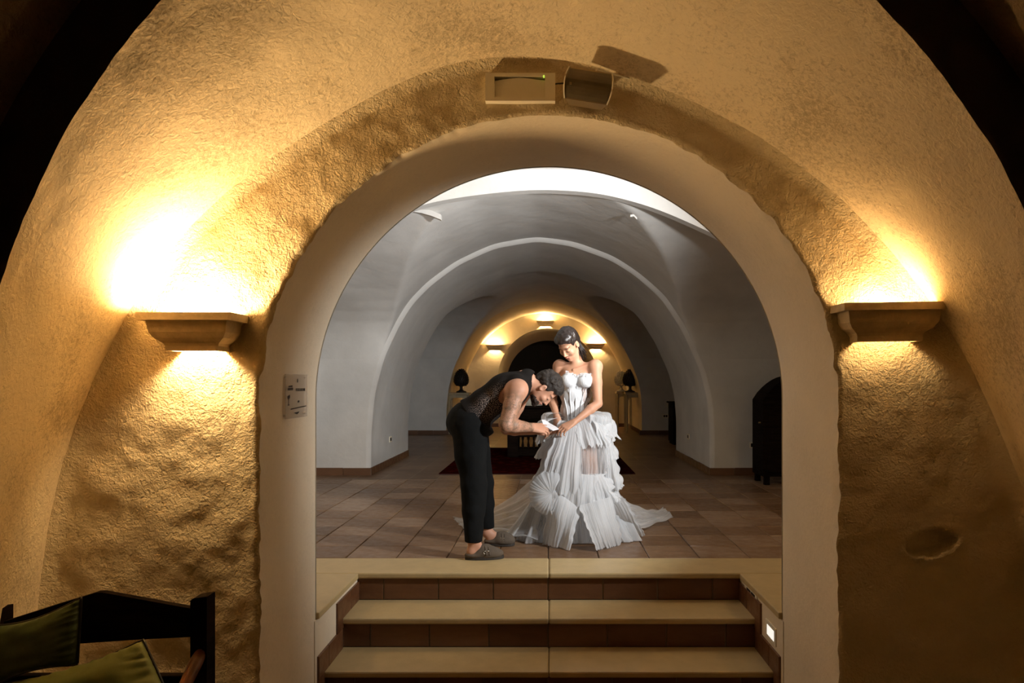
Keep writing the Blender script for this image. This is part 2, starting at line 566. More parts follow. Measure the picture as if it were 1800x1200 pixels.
# --- groined ceilings: the long barrel crossed by a transverse one
_srt = prof_B[np.argsort(prof_B[:, 0])]
def Lz(x):
    return np.interp(x, _srt[:, 0], _srt[:, 1], left=-1, right=-1)
def groin_ceiling(name, y0, y1, Tz, nx=240, ny=90):
    xs = np.linspace(XL, XR, nx); yy = np.linspace(y0, y1, ny)
    P = np.zeros((nx, ny, 3))
    P[..., 0] = xs[:, None]; P[..., 1] = yy[None, :]
    lz = Lz(xs)[:, None] + 0 * yy; tz = Tz(yy)[None, :] + 0 * xs[:, None]
    k = 0.03
    h = np.clip(0.5 + 0.5 * (lz - tz) / k, 0, 1)
    P[..., 2] = tz * (1 - h) + lz * h + k * h * (1 - h) + 0.01 * fnoise(P[..., 0], P[..., 1], P[..., 0] * 0, 2, 3)
    return grid_mesh(name, P, M['plaster_room'], kind='structure')
Y_RIB = 6.36
def T1(y):
    return EYE + np.interp(y, [6.3, 6.45, 6.8, 7.3, 7.7, 8.0, 8.25, 8.45, 8.6, 8.69, 8.73, 8.75], [1.70, 1.66, 1.54, 1.35, 1.21, 1.10, 0.99, 0.88, 0.76, 0.63, 0.5, 0.3])
groin_ceiling('ceiling_middle', Y_RIB, Y_B, T1)
def T2(y):
    u = (y - (Y_B2 + Y_C) / 2) / ((Y_C - Y_B2) / 2)
    return EYE + 0.55 + 1.1 * np.sqrt(np.clip(1 - u * u, 0, 1))
groin_ceiling('ceiling_rear', Y_B2, Y_C, T2)

# --- rib whose face catches the flash
rib_pts = px_profile([(1500, 620), (1400, 502), (1320, 443), (1247, 407), (1150, 364), (1053, 338), (940, 332), (830, 343), (741, 358), (640, 398), (560, 455), (470, 560)], Y_RIB - 0.12)
rib = smooth_curve(rib_pts, 120, 20)
rib = np.concatenate([[[XR, EYE - 0.1]], rib, [[XL, EYE - 0.1]]])
rib_top = np.stack([rib[:, 0], np.full(len(rib), EYE + 1.95)], 1)
s = np.linspace(0, 1, 8)
P = np.zeros((len(rib), 8, 3))
P[..., 0] = rib[:, None, 0]; P[..., 2] = rib[:, None, 1] * (1 - s) + rib_top[:, None, 1] * s; P[..., 1] = Y_RIB - 0.12
grid_mesh('trim_2', P, M['plaster_room'], kind='structure', smooth=False)
grid_mesh('trim_3', np.stack([lift(rib, Y_RIB - 0.12), lift(rib, Y_RIB)], 1), M['plaster_room'], kind='structure', smooth=False)
# front bay ceiling, room sides, back of the near arch wall
xs = np.linspace(XL, XR, 40)
P = np.zeros((40, 12, 3)); P[..., 0] = xs[:, None]; P[..., 1] = np.linspace(Y_A2, Y_RIB - 0.12, 12)
P[..., 2] = EYE + 1.95 - 0.11 * xs[:, None] ** 2 * 0.9 + 0.0 * P[..., 1]
grid_mesh('ceiling_front', P, M['plaster_room'], kind='structure')
face_wall('wall_front_rear', np.stack([inner_A[:, 0], np.maximum(inner_A[:, 1], -0.001)], 1)[::3], Y_A2, XL, XR, 3.3, M['plaster_room'])
for nm, x0, x1 in (('wall_left', XL - 0.15, XL), ('wall_right', XR, XR + 0.15)):
    box(nm, (x0, Y_A2, -0.1), (x1, Y_B, 3.4), M['plaster_room'], kind='structure')
    box(nm + '_rear', (x0, Y_B2, -0.1), (x1, Y_C, 3.4), M['plaster_room'], kind='structure')

# small projecting ledge at the left springing of the groin, stub at the right one
def curved_bar(name, pts, y0, y1, th, mat):
    bm = bmesh.new()
    rows = []
    for (x, z) in pts:
        rows.append([bm.verts.new((x, y0, z)), bm.verts.new((x, y1, z)), bm.verts.new((x, y1, z + th)), bm.verts.new((x, y0, z + th))])
    for a, b in zip(rows[:-1], rows[1:]):
        for k in range(4):
            bm.faces.new((a[k], a[(k + 1) % 4], b[(k + 1) % 4], b[k]))
    bm.faces.new(rows[0]); bm.faces.new(list(reversed(rows[-1])))
    bmesh.ops.recalc_face_normals(bm, faces=bm.faces)
    return from_bm(name, bm, mat, kind='structure')
curved_bar('trim_4', px_profile([(680, 370), (700, 370), (720, 371), (740, 374), (758, 379), (775, 386)], 6.5), 6.5, 6.56, 0.05, M['plaster_room'])
curved_bar('trim_5', px_profile([(1108, 381), (1114, 380), (1120, 386)], 6.5), 6.5, 6.53, 0.02, M['plaster_room'])

# --- last vault and the end wall with its arch
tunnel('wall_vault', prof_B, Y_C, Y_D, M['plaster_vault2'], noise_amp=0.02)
end_open = resample(arch_profile(-0.03, 1.33, EYE + 0.12, 0.0), 200)
s = np.linspace(0, 1, 20)
pb = match(prof_B, np.linspace(0, 1, 200)); eo = match(end_open, np.linspace(0, 1, 200))
P = np.zeros((200, 20, 3)); P[..., 0] = eo[:, None, 0] * (1 - s) + pb[:, None, 0] * s; P[..., 2] = eo[:, None, 1] * (1 - s) + pb[:, None, 1] * s
P[..., 1] = Y_D + 0.015 * fnoise(P[..., 0], P[..., 0], P[..., 2], 1.5, 2)
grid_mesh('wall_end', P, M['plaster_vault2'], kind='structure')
tunnel('wall_end_reveal', eo, Y_D, Y_D + 1.0, M['plaster_vault2'], n=6, scale1=0.87)
box('wall_beyond', (-3, 21.5, -0.1), (3, 21.7, 3.4), M['plaster_shade'], kind='structure')  # darkness of the unlit space beyond, painted into the wall colour

# ------------------------------------------------------------------ floors
floor = box('floor', (XL, 4.45, -0.16), (XR, 8.37, -0.012), M['grout'], kind='structure')
TW, TD, GAP = 0.344, 0.34, 0.006
tile_mesh = []
for v in range(6):
    bm = bmesh.new()
    vs = add_box(bm, (-TW / 2 + GAP / 2, -TD / 2 + GAP / 2, -0.02), (TW / 2 - GAP / 2, TD / 2 - GAP / 2, 0.0), 0.0)
    top = [e for e in bm.edges if all(abs(q.co.z) < 1e-5 for q in e.verts)]
    bmesh.ops.bevel(bm, geom=top, offset=0.004, segments=1, affect='EDGES')
    for q in bm.verts:
        q.co.z += 0.0015 * random.uniform(-1, 1) * (q.co.z > -0.01)
    me = bpy.data.meshes.new('floor_tile'); bm.to_mesh(me); bm.free(); me.materials.append(M['terracotta'])
    tile_mesh.append(me)
bm_rest = bmesh.new()
for j in range(0, 11):
    for i in range(-10, 11):
        x = -0.006 + (i + 0.5) * TW; y = 4.63 + (j + 0.5) * TD
        if abs(x) > XR - 0.1: continue
        if abs(x) < 0.40 * y + 0.2 and y < 8.3:
            o = bpy.data.objects.new('floor_tile', random.choice(tile_mesh))
            COL.objects.link(o); o.parent = floor
            o.location = (x, y, random.uniform(-0.0012, 0.0012))
            o.rotation_euler = (0, 0, random.choice((0, math.pi)) + random.uniform(-0.004, 0.004))
        elif y < 8.3:
            add_box(bm_rest, (x - TW / 2 + GAP / 2, y - TD / 2 + GAP / 2, -0.02), (x + TW / 2 - GAP / 2, y + TD / 2 - GAP / 2, 0), 0)
from_bm('outer_floor_tiles', bm_rest, M['terracotta'], floor, kind='stuff')
far = box('floor_far', (XL, 0, -0.16), (XR, 13.5, 0.0), M['far_floor'], kind='structure')
far.location = (-0.006, 4.63 + TD * 10.5 + 0.0, 0)
far.scale = (1, 1, 1)
far.location.y = 4.63 + 0.34 * 11
far.data.transform(Matrix.Translation((0, 0.0, 0)))
floor_low = box('floor_low', (-4, -2.6, Z_LOW - 0.1), (4, 3.62, Z_LOW), M['terracotta'], kind='structure')

# ------------------------------------------------------------------ steps between the two rooms
NOSE = [4.26, 3.94, 3.62]; RIS = 0.172; SW = 1.2; LEV = [0.0, -0.172, -0.344]
steps = bpy.data.objects.new('stairs', None); COL.objects.link(steps); steps.location = (0, 3.6, Z_LOW); steps.matrix_world = Matrix.Translation((0, 3.6, Z_LOW))
tag(steps, 'wide flight of three stone steps rising through the near arch', 'stairs')
bm = bmesh.new()
add_box(bm, (-SW, NOSE[0] + 0.03, Z_LOW - 0.05), (SW, NOSE[0] + 0.4, LEV[0] - 0.035))
add_box(bm, (-SW, NOSE[1] + 0.03, Z_LOW - 0.05), (SW, NOSE[0] + 0.032, LEV[1] - 0.035))
add_box(bm, (-SW, NOSE[2] + 0.03, Z_LOW - 0.05), (SW, NOSE[1] + 0.032, LEV[2] - 0.035))
from_bm('stair_core', bm, M['grout'], steps)
for k in range(3):
    y0 = NOSE[k]; y1 = 4.63 if k == 0 else NOSE[k - 1] + 0.028
    for sgn in (-1, 1):
        xe = 1.85 if k == 0 else SW - 0.001
        lo = (0.0015, y0, LEV[k] - 0.035) if sgn > 0 else (-xe, y0, LEV[k] - 0.035)
        hi = (xe, y1, LEV[k] + (0.001 if k == 0 else 0)) if sgn > 0 else (-0.0015, y1, LEV[k] + (0.001 if k == 0 else 0))
        box('tread_slab', lo, hi, M['limestone'], steps, 0.010)
    # riser tiles below this nosing
    ztop, zbot = LEV[k] - 0.035, LEV[k] - RIS + 0.0
    yf = NOSE[k] + 0.022
    x = -SW
    edges = [-SW] + [v for v in [(-0.006 + TW * q) for q in range(-3, 4)] if -SW + 0.05 < v < SW - 0.05] + [SW]
    for a, b in zip(edges[:-1], edges[1:]):
        box('riser_tile', (a + 0.004, yf + random.uniform(0, 0.002), zbot + 0.001), (b - 0.004, yf + 0.013, ztop - 0.001), M['riser_tile'], steps, 0.003)
# low flank walls, plastered, with slab tops
for sgn, side in ((-1, 'left'), (1, 'right')):
    a, b = sorted((sgn * SW, sgn * 1.85))
    box('wall_stair_' + side, (a, 3.5, Z_LOW), (b, 4.66, -0.036), M['plaster_reveal'], kind='structure')
    box('flank_slab', (min(sgn * (SW - 0.012), sgn * 1.85), 3.531, -0.035), (max(sgn * (SW - 0.012), sgn * 1.85), 4.256, 0.0005), M['limestone'], steps, 0.006)
    # stepped skirting of tiles beside the treads
    t = 0.012
    xa, xb = sorted((sgn * (SW - t), sgn * (SW + 0.002)))
    def sk(y0, y1, z0, z1):
        box('side_tile', (xa, y0 + 0.002, z0), (xb, y1 - 0.002, z1), M['riser_tile'], steps, 0.002)
    h = 0.115
    sk(4.10, NOSE[0] + 0.02, LEV[1], LEV[1] + h); sk(3.845, 4.10, LEV[1], LEV[1] + h)
    sk(3.845, NOSE[1] + 0.02, LEV[2] + h, LEV[1])
    sk(3.69, 3.94, LEV[2], LEV[2] + h); sk(3.53, 3.69, LEV[2], LEV[2] + h)
    sk(3.53, 3.62, Z_LOW, LEV[2])

# ------------------------------------------------------------------ skirting tiles along the back walls
def skirting(name, a, b, side_normal, n):
    a, b = Vector(a), Vector(b)
    d = (b - a) / n
    nv = Vector(side_normal)
    bm = bmesh.new(); 
    lo = Vector((min(a.x, b.x, (a + nv * 0.006).x), min(a.y, b.y, (a + nv * 0.006).y), 0.0))
    hi = Vector((max(a.x, b.x, (a + nv * 0.006).x), max(a.y, b.y, (a + nv * 0.006).y), 0.088))
    add_box(bm, lo, hi)
    root = from_bm(name, bm, M['grout'], kind='structure')
    for i in range(n):
        p = a + d * i + d.normalized() * 0.003; q = a + d * (i + 1) - d.normalized() * 0.003
        r = q + nv * 0.016
        lo = Vector((min(p.x, q.x, r.x), min(p.y, q.y, r.y), 0.0)); hi = Vector((max(p.x, q.x, r.x), max(p.y, q.y, r.y), 0.094 + random.uniform(0, 0.004)))
        box('skirting_tile', lo, hi, M['skirting'], root, 0.002)
xl, xr = float(prof_Bi[-1, 0]), float(prof_Bi[0, 0])
skirting('baseboard_left', (XL, Y_B, 0), (xl + 0.014, Y_B, 0), (0, -1, 0), 3)
skirting('baseboard_right', (xr - 0.014, Y_B, 0), (XR, Y_B, 0), (0, -1, 0), 4)
skirting('baseboard_passage_left', (xl, Y_B, 0), (xl, Y_B2, 0), (1, 0, 0), 7)
skirting('baseboard_passage_right', (xr, Y_B, 0), (xr, Y_B2, 0), (-1, 0, 0), 7)
skirting('baseboard_rear_left', (XL, Y_C, 0), (xl + 0.0, Y_C, 0), (0, -1, 0), 3)
skirting('baseboard_rear_right', (xr - 0.0, Y_C, 0), (XR, Y_C, 0), (0, -1, 0), 3)
skirting('baseboard_vault_left', (xl - 0.05, Y_C, 0), (xl - 0.05, Y_D, 0), (1, 0, 0), 8)
skirting('baseboard_vault_right', (xr + 0.05, Y_C, 0), (xr + 0.05, Y_D, 0), (-1, 0, 0), 8)
skirting('baseboard_end_right', (1.24, Y_D, 0), (xr, Y_D, 0), (0, -1, 0), 3)
skirting('baseboard_end_left', (xl, Y_D, 0), (-1.3, Y_D, 0), (0, -1, 0), 3)
# ================================================================== stone uplighters
def sconce(root, x0, x1, ywall, ztop, proj, h, power, tilt=0.0, lite=True):
    """hollow carved stone corbel: slab rim with a curved body below, open at top and bottom"""
    zc = ztop
    cx = (x0 + x1) / 2; hw = (x1 - x0) / 2
    # outline rows from rim down: (half width, projection, z)
    rows = [(hw, proj, 0.0), (hw, proj, -0.030), (hw - 0.026, proj - 0.022, -0.032), (hw - 0.030, proj - 0.026, -0.050), (hw - 0.034, proj - 0.030, -0.075),
            (hw - 0.048, proj - 0.042, -0.098), (hw - 0.075, proj - 0.062, -0.118), (hw - 0.080, proj - 0.066, -0.128), (hw - 0.080, proj - 0.066, -h)]
    th = 0.016
    def build(rr, name, th=0.016):
        bm = bmesh.new()
        outer, inner = [], []
        for (a, p, z) in rr:
            def ringpts(a, p):
                ch = 0.0
                return [(cx - a, ywall + 0.015), (cx - a, ywall - p), (cx + a, ywall - p), (cx + a, ywall + 0.015)]
            outer.append([bm.verts.new((x, y, zc + z + tilt * (x - cx))) for x, y in ringpts(a, p)])
            inner.append([bm.verts.new((x, y, zc + z + tilt * (x - cx))) for x, y in ringpts(a - th, p - th)])
        for r0, r1 in zip(outer[:-1], outer[1:]):
            for k in range(3):
                bm.faces.new((r0[k], r0[k + 1], r1[k + 1], r1[k]))
        for r0, r1 in zip(inner[:-1], inner[1:]):
            for k in range(3):
                bm.faces.new((r0[k + 1], r0[k], r1[k], r1[k + 1]))
        for k in range(3):
            bm.faces.new((outer[0][k + 1], outer[0][k], inner[0][k], inner[0][k + 1]))
            bm.faces.new((outer[-1][k], outer[-1][k + 1], inner[-1][k + 1], inner[-1][k]))
        bmesh.ops.recalc_face_normals(bm, faces=bm.faces)
        return from_bm(name, bm, M['cornice'], root)
    build(rows[:2], 'rim', 0.050)
    build([(rows[2][0], rows[2][1], -0.030)] + rows[3:], 'body')
    # small lamp on a crosspiece in the trough
    bm = bmesh.new()
    add_tube(bm, [(cx - hw * 0.7, ywall - 0.03, zc - 0.10 - 0.0), (cx + hw * 0.7, ywall - 0.03, zc - 0.10)], 0.004, 6)
    add_tube(bm, [(cx - 0.012, ywall - 0.055, zc - 0.085), (cx + 0.012, ywall - 0.055, zc - 0.085)], 0.008, 8)
    from_bm('lamp_holder', bm, M['metal'], root)
    if lite:
        li = bpy.data.lights.new('lamp_glow', 'POINT')
        li.energy = power; li.color = WARM; li.shadow_soft_size = 0.04
        lo = bpy.data.objects.new('lamp_glow', li); COL.objects.link(lo)
        lo.parent = root
        lo.location = Vector((cx, ywall - 0.062, zc - 0.040)) - root.matrix_world.translation

sl = empty('wall_sconce', (-1.43, Y_A - 0.05, EYE + 0.2), 'large carved stone wall light left of the near arch, lit up and down', 'wall light')
sconce(sl, -1.618, -1.245, Y_A, EYE + 0.275, 0.162, 0.148, 74.0, 0.0)
sr = empty('wall_sconce', (1.38, Y_A - 0.05, EYE + 0.2), 'large carved stone wall light right of the near arch, front in shadow', 'wall light')
sconce(sr, 1.167, 1.592, Y_A, EYE + 0.318, 0.135, 0.152, 12.5, 0.015)
for i, (px, py, lab) in enumerate(((870, 606, 'small stone wall light on the end wall, left of the dark arch'), (958.5, 564, 'small stone wall light high above the dark end arch, topmost one'),
                             (1047, 604, 'small stone wall light on the end wall, right of the bride'))):
    c = W(px, py, Y_D)
    so = empty('wall_sconce', (c.x, Y_D - 0.05, c.z - 0.1), lab, 'wall light', 'small uplighters on the end wall')
    sconce(so, c.x - 0.235, c.x + 0.235, Y_D, c.z, 0.16, 0.15, 48.0)

# ================================================================== devices above the near arch
em = empty('emergency_light', (W(914, 150, Y_A).x, Y_A, W(914, 150, Y_A).z), 'flat white emergency light box above the near arch with a green indicator', 'emergency light')
bm = bmesh.new()
c0, c1 = W(853, 177, Y_A - 0.03), W(976, 128, Y_A - 0.03)
rc0, rc1 = W(869, 171, Y_A - 0.03), W(958, 134, Y_A - 0.03)
yb, yf = Y_A + 0.01, Y_A - 0.03
def frame(bm, o0, o1, i0, i1, yf, yb):
    add_box(bm, (o0.x, yf, o0.z), (i0.x, yb, o1.z)); add_box(bm, (i1.x, yf, o0.z), (o1.x, yb, o1.z))
    add_box(bm, (i0.x, yf, o0.z), (i1.x, yb, i0.z)); add_box(bm, (i0.x, yf, i1.z), (i1.x, yb, o1.z))
frame(bm, c0, c1, rc0, rc1, yf, yb)
from_bm('housing', bm, M['white_plastic'], em)
# bowed diffuser with a crease in the middle
bm = bmesh.new()
n = 13; rows = []
for i in range(n):
    t = i / (n - 1); x = rc0.x + (rc1.x - rc0.x) * t
    zt = rc1.z - 0.012 + 0.010 * (1 - abs(t - 0.5) * 2)
    yy = yf + 0.016 - 0.010 * math.sin(math.pi * t)
    rows.append((bm.verts.new((x, yy, rc0.z + 0.002)), bm.verts.new((x, yy, zt)), bm.verts.new((x, yb - 0.005, rc1.z))))
for a, b in zip(rows[:-1], rows[1:]):
    bm.faces.new((a[0], b[0], b[1], a[1])); bm.faces.new((a[1], b[1], b[2], a[2]))
from_bm('diffuser', bm, M['white_plastic'], em, smooth=False)
m, nt, b = nodes_of('green_indicator'); b.inputs['Emission Color'].default_value = (0.6, 0.9, 0.1, 1); b.inputs['Emission Strength'].default_value = 0.8; b.inputs['Base Color'].default_value = (0.3, 0.5, 0.05, 1)
M['led'] = m
g = W(956, 134, yf)
box('indicator_lamp', (g.x - 0.003, yf - 0.003, g.z - 0.006), (g.x + 0.003, yf + 0.004, g.z + 0.004), M['led'], em, 0.001)['label'] = 'tiny glowing green indicator'

sp = empty('floodlight', (W(1035, 150, Y_A).x, Y_A, W(1035, 150, Y_A).z), 'tilted dark-fronted floodlight with curved pale sides above the near arch', 'floodlight')
d = Y_A - 0.13
C = W(1034, 151, d); ang = math.radians(-9)
R4 = Matrix.Translation(C) @ Matrix.Rotation(-ang, 4, 'Y') @ Matrix.Rotation(math.radians(8), 4, 'X')
hwf, hhf = 0.084, 0.060
def bow(z):   # sides bulge
    return 0.010 * (1 - (z / hhf) ** 2)
bm = bmesh.new()
rows = []
for i in range(9):
    z = -hhf + 2 * hhf * i / 8
    yfr = -0.018 * (1 - (z / hhf) ** 2)
    rows.append([bm.verts.new(R4 @ Vector((x, y, z))) for x, y in ((-hwf - bow(z), yfr), (hwf + bow(z), yfr), (hwf * 0.8, 0.09), (-hwf * 0.8, 0.09))])
for a, b in zip(rows[:-1], rows[1:]):
    for k in range(4):
        bm.faces.new((a[k], a[(k + 1) % 4], b[(k + 1) % 4], b[k]))
bm.faces.new(list(reversed(rows[0]))); bm.faces.new(rows[-1])
bmesh.ops.recalc_face_normals(bm, faces=bm.faces)
M['bronze'] = simple('bronze_metal', (0.34, 0.25, 0.12), 0.35, metal=0.6)
from_bm('housing', bm, M['bronze'], sp)
bm = bmesh.new()
rows = []
for i in range(9):
    z = -hhf * 0.94 + 2 * hhf * 0.92 * i / 8
    yfr = -0.018 * (1 - (z / hhf) ** 2) - 0.003
    rows.append([bm.verts.new(R4 @ Vector((x, yfr, z))) for x in (-hwf - bow(z) + 0.005, hwf + bow(z) - 0.005)])
for a, b in zip(rows[:-1], rows[1:]):
    bm.faces.new((a[0], a[1], b[1], b[0]))
from_bm('front_glass', bm, M['dark_glass'], sp)
for sgn in (-1, 1):
    bm = bmesh.new()
    pts = [R4 @ Vector((sgn * (hwf + bow(z) + 0.001), -0.018 * (1 - (z / hhf) ** 2) - 0.003, z)) for z in np.linspace(-hhf, hhf, 9)]
    add_tube(bm, pts, 0.0028, 6)
    from_bm('side_rim', bm, M['white_plastic'], sp)
bm = bmesh.new()
add_box(bm, (-0.01, 0.08, -0.01), (0.01, 0.16, 0.01), 0, R4)
a, b_ = W(1049, 122, Y_A - 0.07), W(1106, 138, Y_A - 0.02)
add_tube(bm, [a, b_], 0.0035, 8)
add_tube(bm, [a, R4 @ Vector((0.02, 0.05, hhf))], 0.0035, 8)
from_bm('bracket', bm, M['white_plastic'], sp)
bm = bmesh.new()
add_tube(bm, [W(972, 148, Y_A - 0.01), W(980, 147, Y_A - 0.008), W(996, 146, Y_A - 0.03)], 0.003, 6)
from_bm('cable', bm, M['black'], sp)
box('screw_plate', R4 @ Vector((-0.073, -0.024, -0.012)), R4 @ Vector((-0.066, -0.016, -0.002)), M['bronze'], sp)

# ================================================================== acrylic sign on the left reveal
sg = empty('wall_sign', (-1.19, 3.2, EYE - 0.07), 'small clear acrylic plaque with dark lettering on the left arch reveal', 'sign')
m, nt, b = nodes_of('frosted_acrylic')
b.inputs['Base Color'].default_value = (0.72, 0.64, 0.54, 1); b.inputs['Roughness'].default_value = 0.15
tr = N(nt, 'ShaderNodeBsdfTransparent'); mixs = N(nt, 'ShaderNodeMixShader'); out = nt.nodes['Material Output']
mixs.inputs[0].default_value = 0.35
L(nt, tr.outputs[0], mixs.inputs[1]); L(nt, b.outputs[0], mixs.inputs[2]); L(nt, mixs.outputs[0], out.inputs[0])
M['acrylic'] = m
SX = -1.186; sy0, sy1 = 3.077, 3.350; sz0, sz1 = EYE - 0.166, EYE + 0.038
box('panel', (SX - 0.004, sy0, sz0), (SX, sy1, sz1), M['acrylic'], sg, 0.001)
for yy in (sy0 + 0.015, sy1 - 0.015):
    for zz in (sz0 + 0.015, sz1 - 0.015):
        bm = bmesh.new(); add_tube(bm, [(SX - 0.018, yy, zz), (SX - 0.004, yy, zz)], 0.004, 8)
        from_bm('spacer', bm, M['metal'], sg)
M['ink'] = simple('dark_print', (0.030, 0.018, 0.012), 0.5, var=0.1)
def sign_text(txt, y, z, size, name='lettering'):
    cu = bpy.data.curves.new(name, 'FONT'); cu.body = txt; cu.size = size; cu.extrude = 0.0004; cu.align_x = 'CENTER'; cu.offset = 0.0004
    o = bpy.data.objects.new(name, cu); COL.objects.link(o); cu.materials.append(M['ink'])
    bpy.context.view_layer.update()
    dg = bpy.context.evaluated_depsgraph_get()
    me = bpy.data.meshes.new_from_object(o.evaluated_get(dg))
    bpy.data.objects.remove(o)
    mat4 = Matrix.Translation((SX + 0.001, y, z)) @ Matrix(((0, 0, 1, 0), (1, 0, 0, 0), (0, 1, 0, 0), (0, 0, 0, 1)))
    me.transform(mat4)
    return new_obj(name, me, None, sg)
def on_sign(fy, fz):      # fractions across and down the plaque
    return sy0 + (sy1 - sy0) * fy, sz1 - (sz1 - sz0) * fz
def ink(name, polys):
    bm = bmesh.new()
    for poly in polys:
        vs = []
        for fy, fz in poly:
            y, z = on_sign(fy, fz); vs.append(bm.verts.new((SX + 0.0012, y, z)))
        bm.faces.new(vs)
    return from_bm(name, bm, M['ink'], sg)
y, z = on_sign(0.66, 0.385); sign_text('FOOD ROOMS', y, z, 0.0185)
ink('plate_symbol', [[(0.08, 0.36), (0.30, 0.36), (0.31, 0.30), (0.08, 0.31)], [(0.10, 0.295), (0.29, 0.29), (0.28, 0.25), (0.11, 0.265)]])
ink('glass_symbol', [[(0.06, 0.49), (0.17, 0.46), (0.17, 0.53), (0.115, 0.57), (0.06, 0.54)], [(0.10, 0.56), (0.125, 0.56), (0.125, 0.68), (0.10, 0.68)], [(0.07, 0.68), (0.15, 0.68), (0.15, 0.70), (0.07, 0.70)]])
ink('line', [[(0.20, 0.775), (0.93, 0.735), (0.93, 0.755), (0.20, 0.80)]])
ink('crest', [[(0.50, 0.10), (0.53, 0.10), (0.54, 0.14), (0.53, 0.19), (0.50, 0.19), (0.49, 0.14)]])
ink('room_number', [[(0.52, 0.61), (0.60, 0.60), (0.60, 0.645), (0.52, 0.65)]])
ink('emblem', [[(0.36, 0.875), (0.60, 0.86), (0.56, 0.89), (0.50, 0.92), (0.42, 0.90)]])

# ================================================================== sockets, step light
def wall_plate(label, lo, hi, normal_axis, nmod, cat='socket', glow=False):
    lo, hi = Vector(lo), Vector(hi)
    c = (lo + hi) / 2
    r = empty('power_socket' if not glow else 'step_light', c, label, cat)
    box('cover_plate', lo, hi, M['white_plastic'], r, 0.002)
    ax = 0 if normal_axis == 'y' else 1      # axis along the plate
    L0, L1 = lo[ax], hi[ax]
    for i in range(nmod):
        a = L0 + (L1 - L0) * (0.14 + 0.72 * i / nmod); b = L0 + (L1 - L0) * (0.14 + 0.72 * (i + 1) / nmod - 0.06)
        l2, h2 = lo.copy(), hi.copy()
        l2[ax], h2[ax] = a, b
        l2.z = lo.z + (hi.z - lo.z) * 0.22; h2.z = hi.z - (hi.z - lo.z) * 0.22
        if normal_axis == 'y':
            l2.y = lo.y - 0.002; h2.y = lo.y + 0.001
        else:
            if lo.x > 0: l2.x = lo.x - 0.002; h2.x = lo.x + 0.001
            else: l2.x = hi.x - 0.001; h2.x = hi.x + 0.002
        box('outlet', l2, h2, M['lamp_cover'] if glow else M['black'], r, 0.0005)
    return r
m, nt, b = nodes_of('lit_cover'); b.inputs['Emission Color'].default_value = (0.95, 0.92, 0.85, 1); b.inputs['Emission Strength'].default_value = 0.9; b.inputs['Base Color'].default_value = (0.8, 0.8, 0.8, 1)
M['lamp_cover'] = m
wall_plate('double socket on the right stair side wall just under the slab', (SW - 0.006, 3.925, EYE - 1.300), (SW + 0.003, 4.17, EYE - 1.215), 'x', 2)
wall_plate('small lit step light in the right stair side wall', (SW - 0.006, 3.60, EYE - 1.395), (SW + 0.003, 3.77, EYE - 1.30), 'x', 1, 'step light', glow=True)
c = W(1325, 782, Y_B); wall_plate('white socket low on the pale wall beside the dark cabinet', (c.x - 0.055, Y_B - 0.008, c.z - 0.04), (c.x + 0.055, Y_B + 0.002, c.z + 0.04), 'y', 2)
c = W(712, 735, Y_C); wall_plate('socket on the far left wall seen through the middle arch', (c.x - 0.07, Y_C - 0.008, c.z - 0.045), (c.x + 0.07, Y_C + 0.002, c.z + 0.045), 'y', 2)
c = W(1170, 731, Y_C); wall_plate('socket on the far right wall seen through the middle arch', (c.x - 0.07, Y_C - 0.008, c.z - 0.045), (c.x + 0.07, Y_C + 0.002, c.z + 0.045), 'y', 2)
d1 = 9.85; wall_plate('narrow white socket inside the left flank of the middle arch', (xl - 0.002, d1 - 0.06, EYE - 0.86), (xl + 0.012, d1 + 0.06, EYE - 0.78), 'x', 1)
d1 = 10.1; wall_plate('narrow white socket inside the right flank of the middle arch', (xr - 0.012, d1 - 0.06, EYE - 0.84), (xr + 0.002, d1 + 0.06, EYE - 0.76), 'x', 1)

# ================================================================== rug
def mat_rug():
    m, nt, b = nodes_of('red_rug')
    tc = N(nt, 'ShaderNodeTexCoord')
    v = N(nt, 'ShaderNodeTexVoronoi'); v.inputs['Scale'].default_value = 7; v.distance = 'MANHATTAN'
    L(nt, tc.outputs['Object'], v.inputs['Vector'])
    n = noise_node(nt, 40, 4, 0.7, tc.outputs['Object'])
    k = math_node(nt, 'ADD', v.outputs['Distance'], math_node(nt, 'MULTIPLY', n.outputs[0], 0.3))
    r = ramp(nt, k, [(0.25, (0.030, 0.003, 0.002)), (0.5, (0.060, 0.006, 0.004)), (0.75, (0.022, 0.003, 0.002))])
    L(nt, r.outputs[0], b.inputs['Base Color']); b.inputs['Roughness'].default_value = 0.95; b.inputs['Specular IOR Level'].default_value = 0.0
    L(nt, bump(nt, n.outputs[0], 1, 0.003), b.inputs['Normal'])
    return m
M['rug'] = mat_rug()
M['rug_border'] = simple('dark_rug_border', (0.035, 0.008, 0.012), 0.95, var=0.4, vscale=30)
rg = empty('rug', (-0.15, 10.6, 0), 'dark red patterned rug under the dark table in the middle arch', 'rug')
box('rug_field', (-1.30, 9.0, 0.0012), (0.99, 12.2, 0.0125), M['rug'], rg, 0.002)
bm = bmesh.new()
X0, X1, Y0_, Y1_ = -1.43, 1.12, 8.86, 12.35
frame_ = [((X0, Y0_), (-1.30, Y1_)), ((0.99, Y0_), (X1, Y1_)), ((-1.30, Y0_), (0.99, 9.0)), ((-1.30, 12.2), (0.99, Y1_))]
for (a0, b0), (a1, b1) in frame_:
    add_box(bm, (a0, b0, 0.0012), (a1, b1, 0.012))
from_bm('rug_border', bm, M['rug'], rg)
bm = bmesh.new()
for i in range(130):
    x = X0 + (X1 - X0) * (i + 0.5) / 130
    add_box(bm, (x - 0.004, Y0_ - 0.035 - random.uniform(0, .01), 0.0015), (x + 0.004, Y0_, 0.006))
from_bm('fringe', bm, M['rug_border'], rg, kind='stuff')

